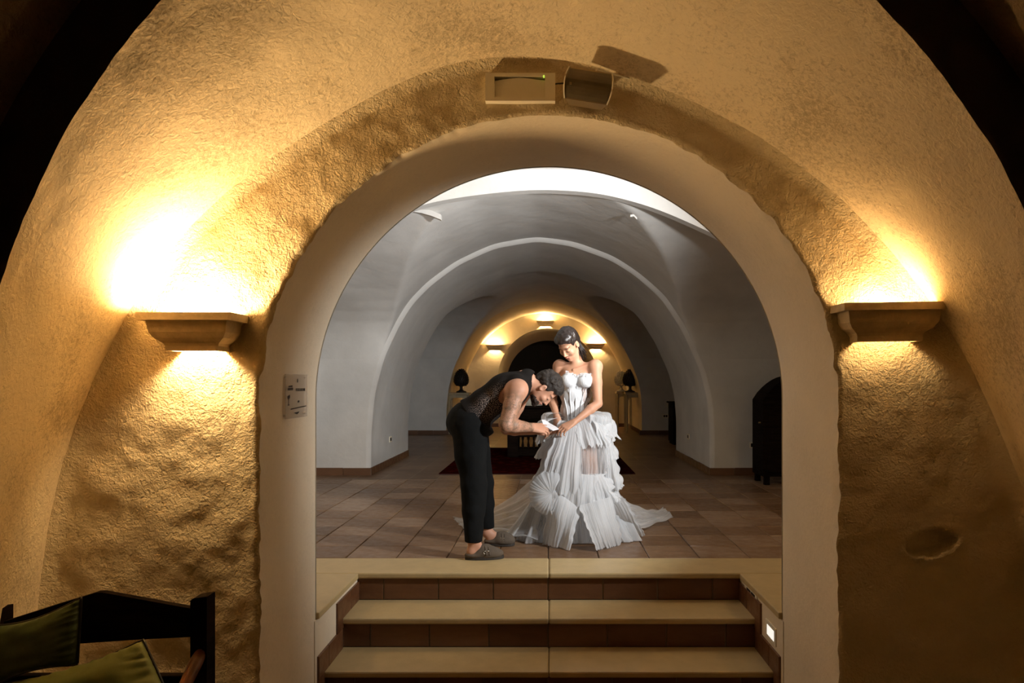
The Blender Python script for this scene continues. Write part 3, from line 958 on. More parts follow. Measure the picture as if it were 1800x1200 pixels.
# ================================================================== dark table with turned balusters
tb = empty('table', (0.05, 11.1, 0), 'dark carved wooden table with a baluster stretcher standing on the red rug', 'table')
tx0, tx1, ty0, ty1 = -0.66, 0.76, 10.75, 11.35
TZ = EYE - 0.37
box('tabletop', (tx0 - 0.06, ty0 - 0.06, TZ - 0.035), (tx1 + 0.06, ty1 + 0.06, TZ), M['wood_dark'], tb, 0.008)
bm = bmesh.new()
add_box(bm, (tx0 + 0.02, ty0 + 0.01, TZ - 0.20), (tx1 - 0.02, ty0 + 0.035, TZ - 0.035), 0.004)
add_box(bm, (tx0 + 0.02, ty1 - 0.035, TZ - 0.20), (tx1 - 0.02, ty1 - 0.01, TZ - 0.035), 0.004)
add_box(bm, (tx0 + 0.01, ty0 + 0.02, TZ - 0.20), (tx0 + 0.035, ty1 - 0.02, TZ - 0.035), 0.004)
add_box(bm, (tx1 - 0.035, ty0 + 0.02, TZ - 0.20), (tx1 - 0.01, ty1 - 0.02, TZ - 0.035), 0.004)
from_bm('apron', bm, M['wood_dark'], tb)
def turned(cx, cy, z0, z1, r):
    H = z1 - z0
    return [(r, 0), (r, 0.10 * H), (r * 0.55, 0.13 * H), (r * 0.9, 0.2 * H), (r * 1.0, 0.32 * H), (r * 0.62, 0.55 * H), (r * 0.5, 0.72 * H), (r * 0.9, 0.78 * H), (r * 0.6, 0.83 * H), (r, 0.87 * H), (r, H)]
for cx in (tx0 + 0.09, tx1 - 0.09):
    for cy in (ty0 + 0.09, ty1 - 0.09):
        bm = bmesh.new()
        add_box(bm, (cx - 0.085, cy - 0.085, 0.0128), (cx + 0.085, cy + 0.085, 0.40), 0.006)
        add_lathe(bm, turned(cx, cy, 0.40, TZ - 0.20, 0.07), (cx, cy, 0.40), 16)
        add_box(bm, (cx - 0.08, cy - 0.08, TZ - 0.24), (cx + 0.08, cy + 0.08, TZ - 0.035), 0.004)
        from_bm('leg', bm, M['wood_dark'], tb)
for cy in (ty0 + 0.09, ty1 - 0.09):
    box('rail', (tx0 + 0.17, cy - 0.025, 0.325), (tx1 - 0.17, cy + 0.025, 0.36), M['wood_dark'], tb, 0.004)
    box('rail', (tx0 + 0.17, cy - 0.03, 0.03), (tx1 - 0.17, cy + 0.03, 0.13), M['wood_dark'], tb, 0.004)
me = None
k = 0
x = tx0 + 0.245
while x < tx1 - 0.2:
    if me is None:
        bm = bmesh.new(); add_lathe(bm, turned(0, 0, 0.13, 0.325, 0.022), (0, 0, 0), 10)
        me = bpy.data.meshes.new('baluster'); bm.to_mesh(me); bm.free(); me.shade_smooth(); me.materials.append(M['wood_dark'])
    H = 0.195
    bz = bpy.data.objects.new('baluster', me); COL.objects.link(bz); bz.parent = tb
    bz.location = Vector((x, ty0 + 0.09, 0.13)) - tb.matrix_world.translation
    x += 0.088
# lathe above was made for its own height
for v in me.vertices:
    pass
oc = empty('cone_ornament', (W(938, 712, 11.0).x, 11.0, TZ), 'pale cone-shaped ornament standing on the dark table behind the man', 'ornament')
bm = bmesh.new(); add_lathe(bm, [(0.10, 0), (0.15, 0.01), (0.16, 0.03), (0.155, 0.07), (0.13, 0.17), (0.095, 0.29), (0.062, 0.40), (0.03, 0.49), (0.004, 0.545)], (W(936, 712, 11.0).x, 11.0, TZ), 20)
from_bm('cone', bm, M['white_ceramic'], oc, smooth=True)
bm = bmesh.new(); add_lathe(bm, [(0.16, 0), (0.165, 0.004), (0.165, 0.012), (0.15, 0.016)], (W(936, 712, 11.0).x, 11.0, TZ), 20)
from_bm('foot', bm, M['white_ceramic'], oc, smooth=False)

# ================================================================== console tables and pine cones
def console(x0, x1, y0, y1, h, label, leg=0.055):
    r = empty('console_table', ((x0 + x1) / 2, (y0 + y1) / 2, 0), label, 'table', 'cream console tables by the end wall')
    box('tabletop', (x0, y0, h - 0.06), (x1, y1, h), M['console_paint'], r, 0.02)
    for yy in (y0 + 0.02, y1 - 0.05):
        # apron with rounded inner corners
        bm = bmesh.new()
        n = 14; a, b = x0 + leg + 0.01, x1 - leg - 0.01
        low = []
        for i in range(n + 1):
            t = i / n; x = a + (b - a) * t; e = min(t, 1 - t) * (b - a)
            rad = 0.09; dz = 0.0 if e > rad else rad - math.sqrt(max(0, rad ** 2 - (rad - e) ** 2))
            low.append((x, h - 0.12 - dz))
        for dy in (0, 0.03):
            pass
        f = [bm.verts.new((x, yy, z)) for x, z in low] ; g2 = [bm.verts.new((x, yy, h - 0.055)) for x, z in low]
        fb = [bm.verts.new((x, yy + 0.03, z)) for x, z in low]; gb = [bm.verts.new((x, yy + 0.03, h - 0.055)) for x, z in low]
        for i in range(n):
            bm.faces.new((f[i], f[i + 1], g2[i + 1], g2[i])); bm.faces.new((fb[i + 1], fb[i], gb[i], gb[i + 1])); bm.faces.new((f[i + 1], f[i], fb[i], fb[i + 1]))
        from_bm('apron', bm, M['console_paint'], r)
    for xx in (x0 + 0.012, x1 - leg - 0.012):
        for yy in (y0 + 0.012, y1 - leg - 0.012):
            bm = bmesh.new()
            add_tube(bm, [(xx + leg / 2, yy + leg / 2, 0.0), (xx + leg / 2, yy + leg / 2, 0.03), (xx + leg / 2, yy + leg / 2, 0.5), (xx + leg / 2, yy + leg / 2, h - 0.06)], [leg * 0.42, leg * 0.5, leg * 0.6, leg * 0.68], 4)
            from_bm('leg', bm, M['console_paint'], r)
    return r
cone_mesh = {}
def pinecone(c, H, label, mat, grp):
    r = empty('pine_cone_ornament', c, label, 'ornament', grp)
    bm = bmesh.new(); add_lathe(bm, [(0.115, 0), (0.125, 0.012), (0.11, 0.03), (0.06, 0.05), (0.035, 0.075), (0.033, 0.13), (0.05, 0.16), (0.02, 0.17)], c, 20)
    from_bm('pedestal', bm, mat, r, smooth=True)
    bm = bmesh.new()
    body = [(0.03, 0.14), (0.09, 0.155), (0.135, 0.19), (0.16, 0.25), (0.162, 0.30), (0.15, 0.37), (0.12, 0.44), (0.08, 0.50), (0.04, 0.54), (0.005, 0.56)]
    add_lathe(bm, body, c, 24)
    from_bm('core', bm, mat, r, smooth=True)
    zs = np.linspace(0.17, 0.53, 12)
    bm = bmesh.new()
    for q, z in enumerate(zs):
        rad = np.interp(z, [b_[1] for b_ in body], [b_[0] for b_ in body])
        n = max(6, int(2 * math.pi * rad / 0.05))
        for k in range(n):
            a = 2 * math.pi * (k + 0.5 * (q % 2)) / n
            w = 0.5 * 2 * math.pi * rad / n * 1.05
            p = Vector((c[0] + math.cos(a) * rad * 0.97, c[1] + math.sin(a) * rad * 0.97, c[2] + z))
            o_ = Vector((math.cos(a), math.sin(a), 0)); tt = Vector((-math.sin(a), math.cos(a), 0))
            tip = bm.verts.new(p + o_ * 0.032 + Vector((0, 0, 0.004)))
            v4 = [bm.verts.new(p + tt * w), bm.verts.new(p + Vector((0, 0, 0.024))), bm.verts.new(p - tt * w), bm.verts.new(p - Vector((0, 0, 0.020)))]
            for i in range(4):
                bm.faces.new((v4[i], v4[(i + 1) % 4], tip))
    from_bm('scales', bm, mat, r, kind='stuff')
    return r
CH = 0.955
console(-2.355, -1.83, 15.72, 16.15, CH, 'cream console table at the far left, behind the bending man')
console(1.80, 2.225, 16.05, 16.5, CH, 'front cream console table at the far right under the dark pine cone')
console(1.72, 2.16, 17.45, 17.85, CH, 'rear cream console table at the far right against the end wall')
M['cone_black'] = simple('black_ceramic', (0.010, 0.009, 0.008), 0.55, var=0.2)
pinecone((W(811, 690, 15.93).x, 15.93, CH), 0.56, 'black ceramic pine cone on the far left console table', M['cone_black'], 'ceramic pine cones')
pinecone((W(1107.5, 690, 16.28).x, 16.28, CH), 0.56, 'black ceramic pine cone on the front right console table', M['cone_black'], 'ceramic pine cones')
pinecone((W(1092, 690, 17.62).x, 17.62, CH), 0.56, 'pale ceramic pine cone standing behind the black one at right', M['white_ceramic'], 'ceramic pine cones')

# ================================================================== dark furniture at the right
cb = empty('cabinet', (2.6, 13.2, 0), 'low black cabinet partly hidden behind the right flank of the middle arch', 'cabinet')
box('cabinet_body', (2.36, 13.0, 0.05), (2.95, 13.5, 0.79), M['wood_dark'], cb, 0.006)
box('cabinet_top', (2.33, 12.96, 0.79), (2.98, 13.54, 0.82), M['wood_dark'], cb, 0.006)
box('plinth', (2.38, 13.02, 0.0), (2.93, 13.48, 0.05), M['wood_dark'], cb)
box('cabinet_door', (2.39, 12.985, 0.08), (2.65, 13.0, 0.76), M['wood_dark'], cb, 0.004)
box('cabinet_door', (2.66, 12.985, 0.08), (2.92, 13.0, 0.76), M['wood_dark'], cb, 0.004)

cr = empty('tall_cabinet', (2.75, 7.9, 0), 'dark wooden cabinet with an arched top at the right wall beside the near arch', 'cabinet')
def arched_panel(bm, x0, x1, y0, y1, z0, zs, zt, n=14):
    fr, bk = [], []
    pts = [(x0, z0), (x1, z0)] + [(x1 - (x1 - x0) * i / n, zs + (zt - zs) * math.sin(math.pi * i / n) ** 0.8 if 0 < i < n else zs) for i in range(n + 1)]
    for x, z in pts:
        fr.append(bm.verts.new((x, y0, z))); bk.append(bm.verts.new((x, y1, z)))
    bm.faces.new(fr); bm.faces.new(list(reversed(bk)))
    for i in range(len(pts)):
        j = (i + 1) % len(pts)
        bm.faces.new((fr[j], fr[i], bk[i], bk[j]))
bm = bmesh.new(); arched_panel(bm, 2.48, 3.28, 7.90, 8.32, 0.10, 0.985, 1.27)
from_bm('cabinet_body', bm, M['wood_dark'], cr)
for x0, x1 in ((2.53, 2.87), (2.89, 3.23)):
    bm = bmesh.new(); add_box(bm, (x0, 7.885, 0.15), (x1, 7.90, 0.93), 0.004)
    dr = from_bm('cabinet_door', bm, M['wood_dark'], cr)
    box('door_panel', (x0 + 0.05, 7.878, 0.21), (x1 - 0.05, 7.886, 0.87), M['wood_dark'], dr, 0.003)
for xx in (2.50, 3.20):
    for yy in (7.91, 8.25):
        box('leg', (xx, yy, 0.0), (xx + 0.06, yy + 0.06, 0.10), M['wood_dark'], cr, 0.004)
bm = bmesh.new(); add_tube(bm, [(2.48, 8.0, 0.72), (2.455, 8.0, 0.72)], 0.009, 8)
from_bm('side_knob', bm, M['bronze'], cr)

# ================================================================== armchair and cushions, front left
AY = 2.42     # plane of the back
ch = empty('armchair', (-1.57, AY - 0.3, Z_LOW), 'dark wooden armchair with a peaked top rail in the bottom left corner', 'chair')
def poly_slab(bm, pts, y0, y1):
    fr = [bm.verts.new((x, y0, z)) for x, z in pts]; bk = [bm.verts.new((x, y1, z)) for x, z in pts]
    bm.faces.new(fr); bm.faces.new(list(reversed(bk)))
    for i in range(len(pts)):
        j = (i + 1) % len(pts)
        bm.faces.new((fr[j], fr[i], bk[i], bk[j]))
def pz(px, py, d=AY):
    v = W(px, py, d); return (v.x, v.z)
bm = bmesh.new()
poly_slab(bm, [pz(0, 1094), pz(100, 1062), pz(165, 1042), pz(172, 1039.5), pz(182, 1039), pz(260, 1053), pz(337, 1067), pz(337, 1117), pz(240, 1122), pz(140, 1129), pz(60, 1138), pz(0, 1150)], AY - 0.012, AY + 0.014)
bmesh.ops.recalc_face_normals(bm, faces=bm.faces)
from_bm('top_rail', bm, M['wood_dark'], ch)
zf = Z_LOW
for xa, xb, pyt in ((337, 366, 1050), (-24, 4, 1072)):
    a, b_ = W(xa, pyt, AY - 0.02), W(xb, pyt, AY - 0.02)
    bm = bmesh.new()
    poly_slab(bm, [(a.x, zf), (b_.x, zf), (b_.x, b_.z + 0.006), (a.x + 0.01, a.z), (a.x, a.z - 0.008)], AY - 0.03, AY + 0.03)
    bmesh.ops.recalc_face_normals(bm, faces=bm.faces)
    from_bm('back_post', bm, M['wood_dark'], ch)
xl_, xr_ = W(4, 0, AY).x, W(337, 0, AY).x
z1 = W(0, 1184, AY).z
box('back_rail', (xl_, AY - 0.015, z1 - 0.06), (xr_, AY + 0.015, z1), M['wood_dark'], ch, 0.004)
sz_ = Z_LOW + 0.40
box('seat', (xl_ - 0.03, AY - 0.58, sz_ - 0.05), (xr_ + 0.03, AY - 0.02, sz_), M['wood_dark'], ch, 0.01)
for xx in (xl_ - 0.055, xr_ + 0.005):
    box('front_leg', (xx, AY - 0.60, Z_LOW), (xx + 0.05, AY - 0.55, sz_ + 0.18), M['wood_dark'], ch, 0.006)
def armrest(xa):
    bm = bmesh.new()
    zt = W(350, 1140, AY - 0.03).z
    add_tube(bm, [(xa + 0.035, AY - 0.01, zt - 0.01), (xa + 0.033, AY - 0.05, zt - 0.035), (xa + 0.025, AY - 0.13, zt - 0.105), (xa + 0.012, AY - 0.27, zt - 0.19), (xa + 0.0, AY - 0.44, zt - 0.215), (xa - 0.005, AY - 0.60, zt - 0.235)],
             [0.018, 0.023, 0.020, 0.022, 0.026, 0.018], 10)
    from_bm('armrest', bm, M['wood_red'], ch, smooth=True)
armrest(xr_ + 0.01); armrest(xl_ - 0.065)

def cushion(name, corners, thick, yaxis, mat, label, n=34, seed=1, pip=None):
    """corners: 4 world points counter-clockwise; puffed pillow with gathered seams"""
    r = empty(name, sum((Vector(c) for c in corners), Vector()) / 4, label, 'cushion', 'green cushions on the armchair')
    A, B, C_, D_ = [Vector(c) for c in corners]
    nr = (B - A).cross(D_ - A).normalized()
    if nr.y > 0: nr = -nr
    P = np.zeros((2, n, n, 3))
    for i in range(n):
        for j in range(n):
            u, v = i / (n - 1), j / (n - 1)
            base = A * (1 - u) * (1 - v) + B * u * (1 - v) + C_ * u * v + D_ * (1 - u) * v
            ctr = (A + B + C_ + D_) / 4
            e = (4 * u * (1 - u)) * (4 * v * (1 - v))
            pinch = 1 - 0.06 * ((1 - e) * (0.5 + 0.5 * math.cos(2 * math.pi * u)) * 0.5 + 0)
            puff = thick * (e ** 0.42)
            w = noise.noise(Vector((u * 5 + seed, v * 5, seed))) * 0.010 * e ** 0.3
            edge_d = min(u, 1 - u, v, 1 - v)
            gather = 0.010 * math.sin(60 * (u if min(v, 1 - v) < min(u, 1 - u) else v) + 4 * noise.noise(Vector((u * 7, v * 7, seed)))) * math.exp(-edge_d * 14) * min(1, edge_d * 30)
            sag = 0.03 * (math.sin(math.pi * u) * (abs(v - 0.5) * 2) ** 3 * (-1 if v < 0.5 else 1) * -1)
            base = base + (ctr - base) * (0.05 * (1 - max(abs(u - .5), abs(v - .5)) * 2) * 0) + (D_ - A).normalized() * sag
            f = base + nr * (puff + w + gather); k = base - nr * puff * 0.8
            P[0, i, j] = f; P[1, i, j] = k
    bm = bmesh.new()
    V0 = [[bm.verts.new(P[0, i, j]) for j in range(n)] for i in range(n)]
    V1 = [[V0[i][j] if i in (0, n - 1) or j in (0, n - 1) else bm.verts.new(P[1, i, j]) for j in range(n)] for i in range(n)]
    for i in range(n - 1):
        for j in range(n - 1):
            bm.faces.new((V0[i][j], V0[i + 1][j], V0[i + 1][j + 1], V0[i][j + 1]))
            try: bm.faces.new((V1[i][j], V1[i][j + 1], V1[i + 1][j + 1], V1[i + 1][j]))
            except ValueError: pass
    bmesh.ops.recalc_face_normals(bm, faces=bm.faces)
    from_bm('cover', bm, mat, r, smooth=True)
    bm = bmesh.new()
    loop = [P[0, i, 0] for i in range(n)] + [P[0, n - 1, j] for j in range(1, n)] + [P[0, i, n - 1] for i in range(n - 2, -1, -1)] + [P[0, 0, j] for j in range(n - 2, -1, -1)]
    add_tube(bm, loop, 0.0045, 6, cap=False)
    from_bm('piping', bm, pip or M['black'], r, smooth=True)
    return r
M['green_dark'] = simple('dark_green_velvet', (0.055, 0.085, 0.030), 0.55, var=0.25, vscale=9, bumpd=0.002, bscale=20)
M['green_light'] = simple('sage_green_cloth', (0.16, 0.19, 0.055), 0.7, var=0.12, vscale=9, bumpd=0.001, bscale=30)
cushion('dark_green_cushion', [W(-45, 1225, AY - 0.10), W(136, 1168, AY - 0.12), W(143, 1050, AY - 0.075), W(-40, 1100, AY - 0.075)], 0.055, 0, M['green_dark'], 'dark green piped cushion leaning upright on the armchair back', seed=2)
cushion('sage_green_cushion', [W(30, 1330, AY - 0.30), W(330, 1300, AY - 0.30), W(252, 1124, AY - 0.14), W(-10, 1205, AY - 0.16)], 0.06, 0, M['green_light'], 'lighter sage green cushion tilted in front of the dark green one', seed=5)
# ================================================================== figures: smooth solids blended on a fine grid
class Field:
    def __init__(self, lo, hi, h):
        self.lo = np.array(lo, float); self.h = h
        self.n = np.ceil((np.array(hi, float) - self.lo) / h).astype(int) + 1
        self.F = np.full(self.n, 0.12, np.float32)
    def block(self, lo, hi, pad):
        a = np.clip(np.floor((np.array(lo) - pad - self.lo) / self.h).astype(int), 0, self.n)
        b = np.clip(np.ceil((np.array(hi) + pad - self.lo) / self.h).astype(int) + 1, 0, self.n)
        sl = tuple(slice(i, j) for i, j in zip(a, b))
        ax = [self.lo[k] + self.h * np.arange(a[k], b[k]) for k in range(3)]
        G = np.meshgrid(*ax, indexing='ij', sparse=True)
        return sl, G
    def put(self, sl, d, k):
        f = self.F[sl]
        if k <= 0:
            np.minimum(f, d, out=f)
        else:
            h = np.clip(0.5 + 0.5 * (f - d) / k, 0, 1)
            self.F[sl] = f * (1 - h) + d * h - k * h * (1 - h)
    def cut(self, sl, d, k):
        """remove the solid d from the field"""
        f = self.F[sl]
        if k <= 0:
            self.F[sl] = np.maximum(f, -d)
        else:
            h = np.clip(0.5 + 0.5 * (f + d) / k, 0, 1)   # smooth max(f, -d)
            m = np.clip(0.5 - 0.5 * (-d - f) / k, 0, 1)
            self.F[sl] = -d * (1 - m) + f * m + k * m * (1 - m)
    def cone(self, a, b, ra, rb, k=0.01, sub=False, flat=None):
        a, b = np.array(a, float), np.array(b, float)
        R = max(ra, rb)
        sl, (x, y, z) = self.block(np.minimum(a, b) - R, np.maximum(a, b) + R, k + 3 * self.h)
        if any(s_.stop <= s_.start for s_ in sl): return
        ba = b - a; L2 = ba @ ba + 1e-12
        t = np.clip(((x - a[0]) * ba[0] + (y - a[1]) * ba[1] + (z - a[2]) * ba[2]) / L2, 0, 1)
        d = np.sqrt((x - a[0] - t * ba[0]) ** 2 + (y - a[1] - t * ba[1]) ** 2 + (z - a[2] - t * ba[2]) ** 2) - (ra + (rb - ra) * t)
        (self.cut if sub else self.put)(sl, d.astype(np.float32), k)
    def ell(self, c, rad, axes=None, k=0.01, sub=False):
        """ellipsoid with half sizes rad along the three unit axes (rows of axes)"""
        c = np.array(c, float); rad = np.array(rad, float)
        A = np.eye(3) if axes is None else np.array(axes, float)
        ext = np.abs(A.T) @ rad
        sl, (x, y, z) = self.block(c - ext, c + ext, k + 3 * self.h)
        if any(s_.stop <= s_.start for s_ in sl): return
        dx, dy, dz = x - c[0], y - c[1], z - c[2]
        q = [(dx * A[i, 0] + dy * A[i, 1] + dz * A[i, 2]) for i in range(3)]
        k0 = np.sqrt(sum((q[i] / rad[i]) ** 2 for i in range(3)))
        k1 = np.sqrt(sum((q[i] / rad[i] ** 2) ** 2 for i in range(3)))
        d = k0 * (k0 - 1.0) / np.maximum(k1, 1e-6)
        d = np.where(k0 < 1e-4, -rad.min(), d)
        (self.cut if sub else self.put)(sl, d.astype(np.float32), k)
    def grids(self):
        ax = [self.lo[k] + self.h * np.arange(self.n[k]) for k in range(3)]
        return np.meshgrid(*ax, indexing='ij', sparse=True)
    def plane_keep(self, p, n, k=0.0):
        """keep what lies on the side the normal n points away from"""
        x, y, z = self.grids()
        n = np.array(n, float); n /= np.linalg.norm(n)
        d = ((x - p[0]) * n[0] + (y - p[1]) * n[1] + (z - p[2]) * n[2]).astype(np.float32)
        self.F = np.maximum(self.F, d)
    def displace(self, amp, scale, off=0.0, oct=2):
        x, y, z = np.meshgrid(*[self.lo[k] + self.h * np.arange(self.n[k]) for k in range(3)], indexing='ij')
        m = np.abs(self.F) < amp * 2 + 3 * self.h
        xs, ys, zs = x[m], y[m], z[m]
        sc = scale if hasattr(scale, '__len__') else (scale,) * 3
        self.F[m] += (amp * 2 * sum(0.5 ** o * vnoise(xs * sc[0] * 2 ** o + off, ys * sc[1] * 2 ** o + off, zs * sc[2] * 2 ** o + off) for o in range(oct))).astype(np.float32)
    def mesh(self):
        F = self.F; h = self.h
        ins = F < 0
        nx, ny, nz = F.shape
        c = ins[:-1, :-1, :-1].astype(np.int8)
        tot = np.zeros((nx - 1, ny - 1, nz - 1), np.int8)
        for i in (0, 1):
            for j in (0, 1):
                for k in (0, 1):
                    tot += ins[i:nx - 1 + i, j:ny - 1 + j, k:nz - 1 + k]
        act = (tot > 0) & (tot < 8)
        I = np.argwhere(act)
        vid = np.full(act.shape, -1, np.int64); vid[act] = np.arange(len(I))
        pos = np.zeros((len(I), 3)); cnt = np.zeros(len(I))
        for ax in range(3):
            o1, o2 = [q for q in range(3) if q != ax]
            for u in (0, 1):
                for v in (0, 1):
                    A = I.copy(); A[:, o1] += u; A[:, o2] += v
                    B = A.copy(); B[:, ax] += 1
                    fa = F[A[:, 0], A[:, 1], A[:, 2]]; fb = F[B[:, 0], B[:, 1], B[:, 2]]
                    m = (fa < 0) != (fb < 0)
                    t = np.where(m, fa / np.where(m, fa - fb, 1), 0)
                    p = A.astype(float); p[:, ax] += t
                    pos[m] += p[m]; cnt[m] += 1
        pos = self.lo + h * pos / cnt[:, None]
        quads = []
        for ax in range(3):
            o1, o2 = [(1, 2), (2, 0), (0, 1)][ax]
            s0 = [slice(1, -1)] * 3; s1 = [slice(1, -1)] * 3
            s0[ax] = slice(0, -1); s1[ax] = slice(1, None)
            a, b = ins[tuple(s0)], ins[tuple(s1)]
            E = np.argwhere(a != b)
            sgn = a[a != b]
            E = E + np.array([0 if q == ax else 1 for q in range(3)])
            def cell(du, dv):
                Q = E.copy(); Q[:, o1] -= du; Q[:, o2] -= dv
                return vid[Q[:, 0], Q[:, 1], Q[:, 2]]
            q = np.stack([cell(1, 1), cell(0, 1), cell(0, 0), cell(1, 0)], 1)
            q[~sgn] = q[~sgn][:, ::-1]
            quads.append(q)
        q = np.concatenate(quads)
        q = q[(q >= 0).all(1)]
        return pos, q

def solid(name, field, mat, parent, smooth_it=0):
    pos, q = field.mesh()
    if smooth_it:
        for _ in range(smooth_it):
            acc = np.zeros_like(pos); n = np.zeros(len(pos))
            for a, b in ((0, 1), (1, 2), (2, 3), (3, 0)):
                np.add.at(acc, q[:, a], pos[q[:, b]]); np.add.at(n, q[:, a], 1)
                np.add.at(acc, q[:, b], pos[q[:, a]]); np.add.at(n, q[:, b], 1)
            pos = 0.5 * pos + 0.5 * acc / np.maximum(n, 1)[:, None]
    me = bpy.data.meshes.new(name)
    me.vertices.add(len(pos)); me.vertices.foreach_set('co', pos.reshape(-1).astype(np.float32))
    me.loops.add(q.size); me.polygons.add(len(q))
    me.loops.foreach_set('vertex_index', q.reshape(-1).astype(np.int32))
    me.polygons.foreach_set('loop_start', np.arange(0, q.size, 4, dtype=np.int32))
    me.update(calc_edges=True)
    me.shade_smooth()
    return new_obj(name, me, mat, parent), pos

def attr(o, name, vals):
    a = o.data.attributes.new(name, 'FLOAT', 'POINT')
    a.data.foreach_set('value', np.asarray(vals, np.float32))

# ------------------------------------------------------------------ skin, hair, cloth
def mat_skin(name, col, tattoo=False):
    m, nt, b = nodes_of(name)
    tc = N(nt, 'ShaderNodeTexCoord')
    n = noise_node(nt, 14, 4, 0.6, tc.outputs['Object'])
    r = ramp(nt, n.outputs[0], [(0.3, tuple(c * 0.90 for c in col)), (0.7, col)])
    base = r.outputs[0]
    def blend(fac, colr, base):
        mx = N(nt, 'ShaderNodeMix', data_type='RGBA')
        L(nt, fac, mx.inputs[0]); L(nt, base, mx.inputs[6]); mx.inputs[7].default_value = (*colr, 1)
        return mx.outputs[2]
    at = N(nt, 'ShaderNodeAttribute'); at.attribute_name = 'lips'
    base = blend(at.outputs['Fac'], (0.42, 0.13, 0.10), base)
    at = N(nt, 'ShaderNodeAttribute'); at.attribute_name = 'brow'
    base = blend(at.outputs['Fac'], (0.06, 0.03, 0.02), base)
    if tattoo:
        at = N(nt, 'ShaderNodeAttribute'); at.attribute_name = 'tattoo'
        n1 = noise_node(nt, 17, 3, 0.5, tc.outputs['Object'], 1.6)
        band = math_node(nt, 'ABSOLUTE', math_node(nt, 'SUBTRACT', math_node(nt, 'FRACT', math_node(nt, 'MULTIPLY', n1.outputs[0], 9.0)), 0.5))
        line = maprange(nt, band, 0.05, 0.24, 1.0, 0.0)
        n2 = noise_node(nt, 24, 3, 0.5, tc.outputs['Object'], 0.8)
        shade = maprange(nt, n2.outputs[0], 0.44, 0.62, 0.15, 0.85)
        k = math_node(nt, 'MAXIMUM', math_node(nt, 'MULTIPLY', line, 0.8), shade)
        base = blend(math_node(nt, 'MULTIPLY', math_node(nt, 'MULTIPLY', k, at.outputs['Fac']), 0.85), (0.10, 0.085, 0.055), base)
    L(nt, base, b.inputs['Base Color'])
    b.inputs['Roughness'].default_value = 0.52
    b.inputs['Specular IOR Level'].default_value = 0.35
    b.inputs['Subsurface Weight'].default_value = 0.12
    b.inputs['Subsurface Radius'].default_value = (0.012, 0.005, 0.003)
    b.inputs['Subsurface Scale'].default_value = 0.6
    return m
M['skin_m'] = mat_skin('skin_man', (0.56, 0.29, 0.185), True)
M['skin_w'] = mat_skin('skin_woman', (0.52, 0.27, 0.165))
M['skin_m'].node_tree  # colours come from the sitters, light from the flash

def mat_hair(name, col, rough, stretch, scale=60):
    m, nt, b = nodes_of(name)
    tc = N(nt, 'ShaderNodeTexCoord')
    mp = N(nt, 'ShaderNodeMapping'); mp.inputs['Scale'].default_value = stretch
    L(nt, tc.outputs['Object'], mp.inputs[0])
    n = noise_node(nt, scale, 4, 0.6, mp.outputs[0], 0.5)
    r = ramp(nt, n.outputs[0], [(0.3, tuple(c * 0.4 for c in col)), (0.7, tuple(c * 1.7 for c in col))])
    L(nt, r.outputs[0], b.inputs['Base Color'])
    b.inputs['Roughness'].default_value = rough
    L(nt, bump(nt, n.outputs[0], 1.0, 0.004), b.inputs['Normal'])
    return m
M['hair_m'] = mat_hair('hair_dark_brown', (0.018, 0.012, 0.008), 0.75, (1, 1, 1), 70)
M['hair_w'] = mat_hair('hair_wet_black', (0.018, 0.012, 0.010), 0.30, (1.0, 1.0, 0.25), 75)
M['beard'] = mat_hair('beard_dark', (0.035, 0.020, 0.013), 0.7, (1, 1, 1), 160)

def mat_mesh_top():
    """black knit with rows of small holes"""
    m, nt, b = nodes_of('black_mesh_knit')
    b.inputs['Base Color'].default_value = (0.010, 0.008, 0.007, 1); b.inputs['Roughness'].default_value = 0.9; b.inputs['Specular IOR Level'].default_value = 0.15
    tc = N(nt, 'ShaderNodeTexCoord')
    v = N(nt, 'ShaderNodeTexVoronoi'); v.inputs['Scale'].default_value = 98; v.voronoi_dimensions = '2D'; v.inputs['Randomness'].default_value = 0.45
    mp = N(nt, 'ShaderNodeMapping'); mp.inputs['Rotation'].default_value = (math.pi / 2, 0, 0)
    L(nt, tc.outputs['Object'], mp.inputs[0]); L(nt, mp.outputs[0], v.inputs['Vector'])
    at = N(nt, 'ShaderNodeAttribute'); at.attribute_name = 'open'
    hole = math_node(nt, 'MULTIPLY', maprange(nt, v.outputs['Distance'], 0.20, 0.32, 1.0, 0.0), at.outputs['Fac'])
    # the skin close under the knit fills its holes
    mx = N(nt, 'ShaderNodeMix', data_type='RGBA')
    L(nt, math_node(nt, 'MULTIPLY', hole, 0.85), mx.inputs[0])
    mx.inputs[6].default_value = (0.010, 0.008, 0.007, 1); mx.inputs[7].default_value = (0.62, 0.48, 0.41, 1)
    L(nt, mx.outputs[2], b.inputs['Base Color'])
    return m
M['mesh_top'] = mat_mesh_top()
M['trouser'] = simple('black_cotton', (0.006, 0.0065, 0.0065), 0.9, spec=0.15, var=0.2, bumpd=0.0012, bscale=90)
M['suede'] = simple('taupe_suede', (0.10, 0.075, 0.052), 0.9, var=0.15, vscale=30, bumpd=0.0008, bscale=200)
M['sole'] = simple('dark_sole', (0.035, 0.028, 0.022), 0.7)
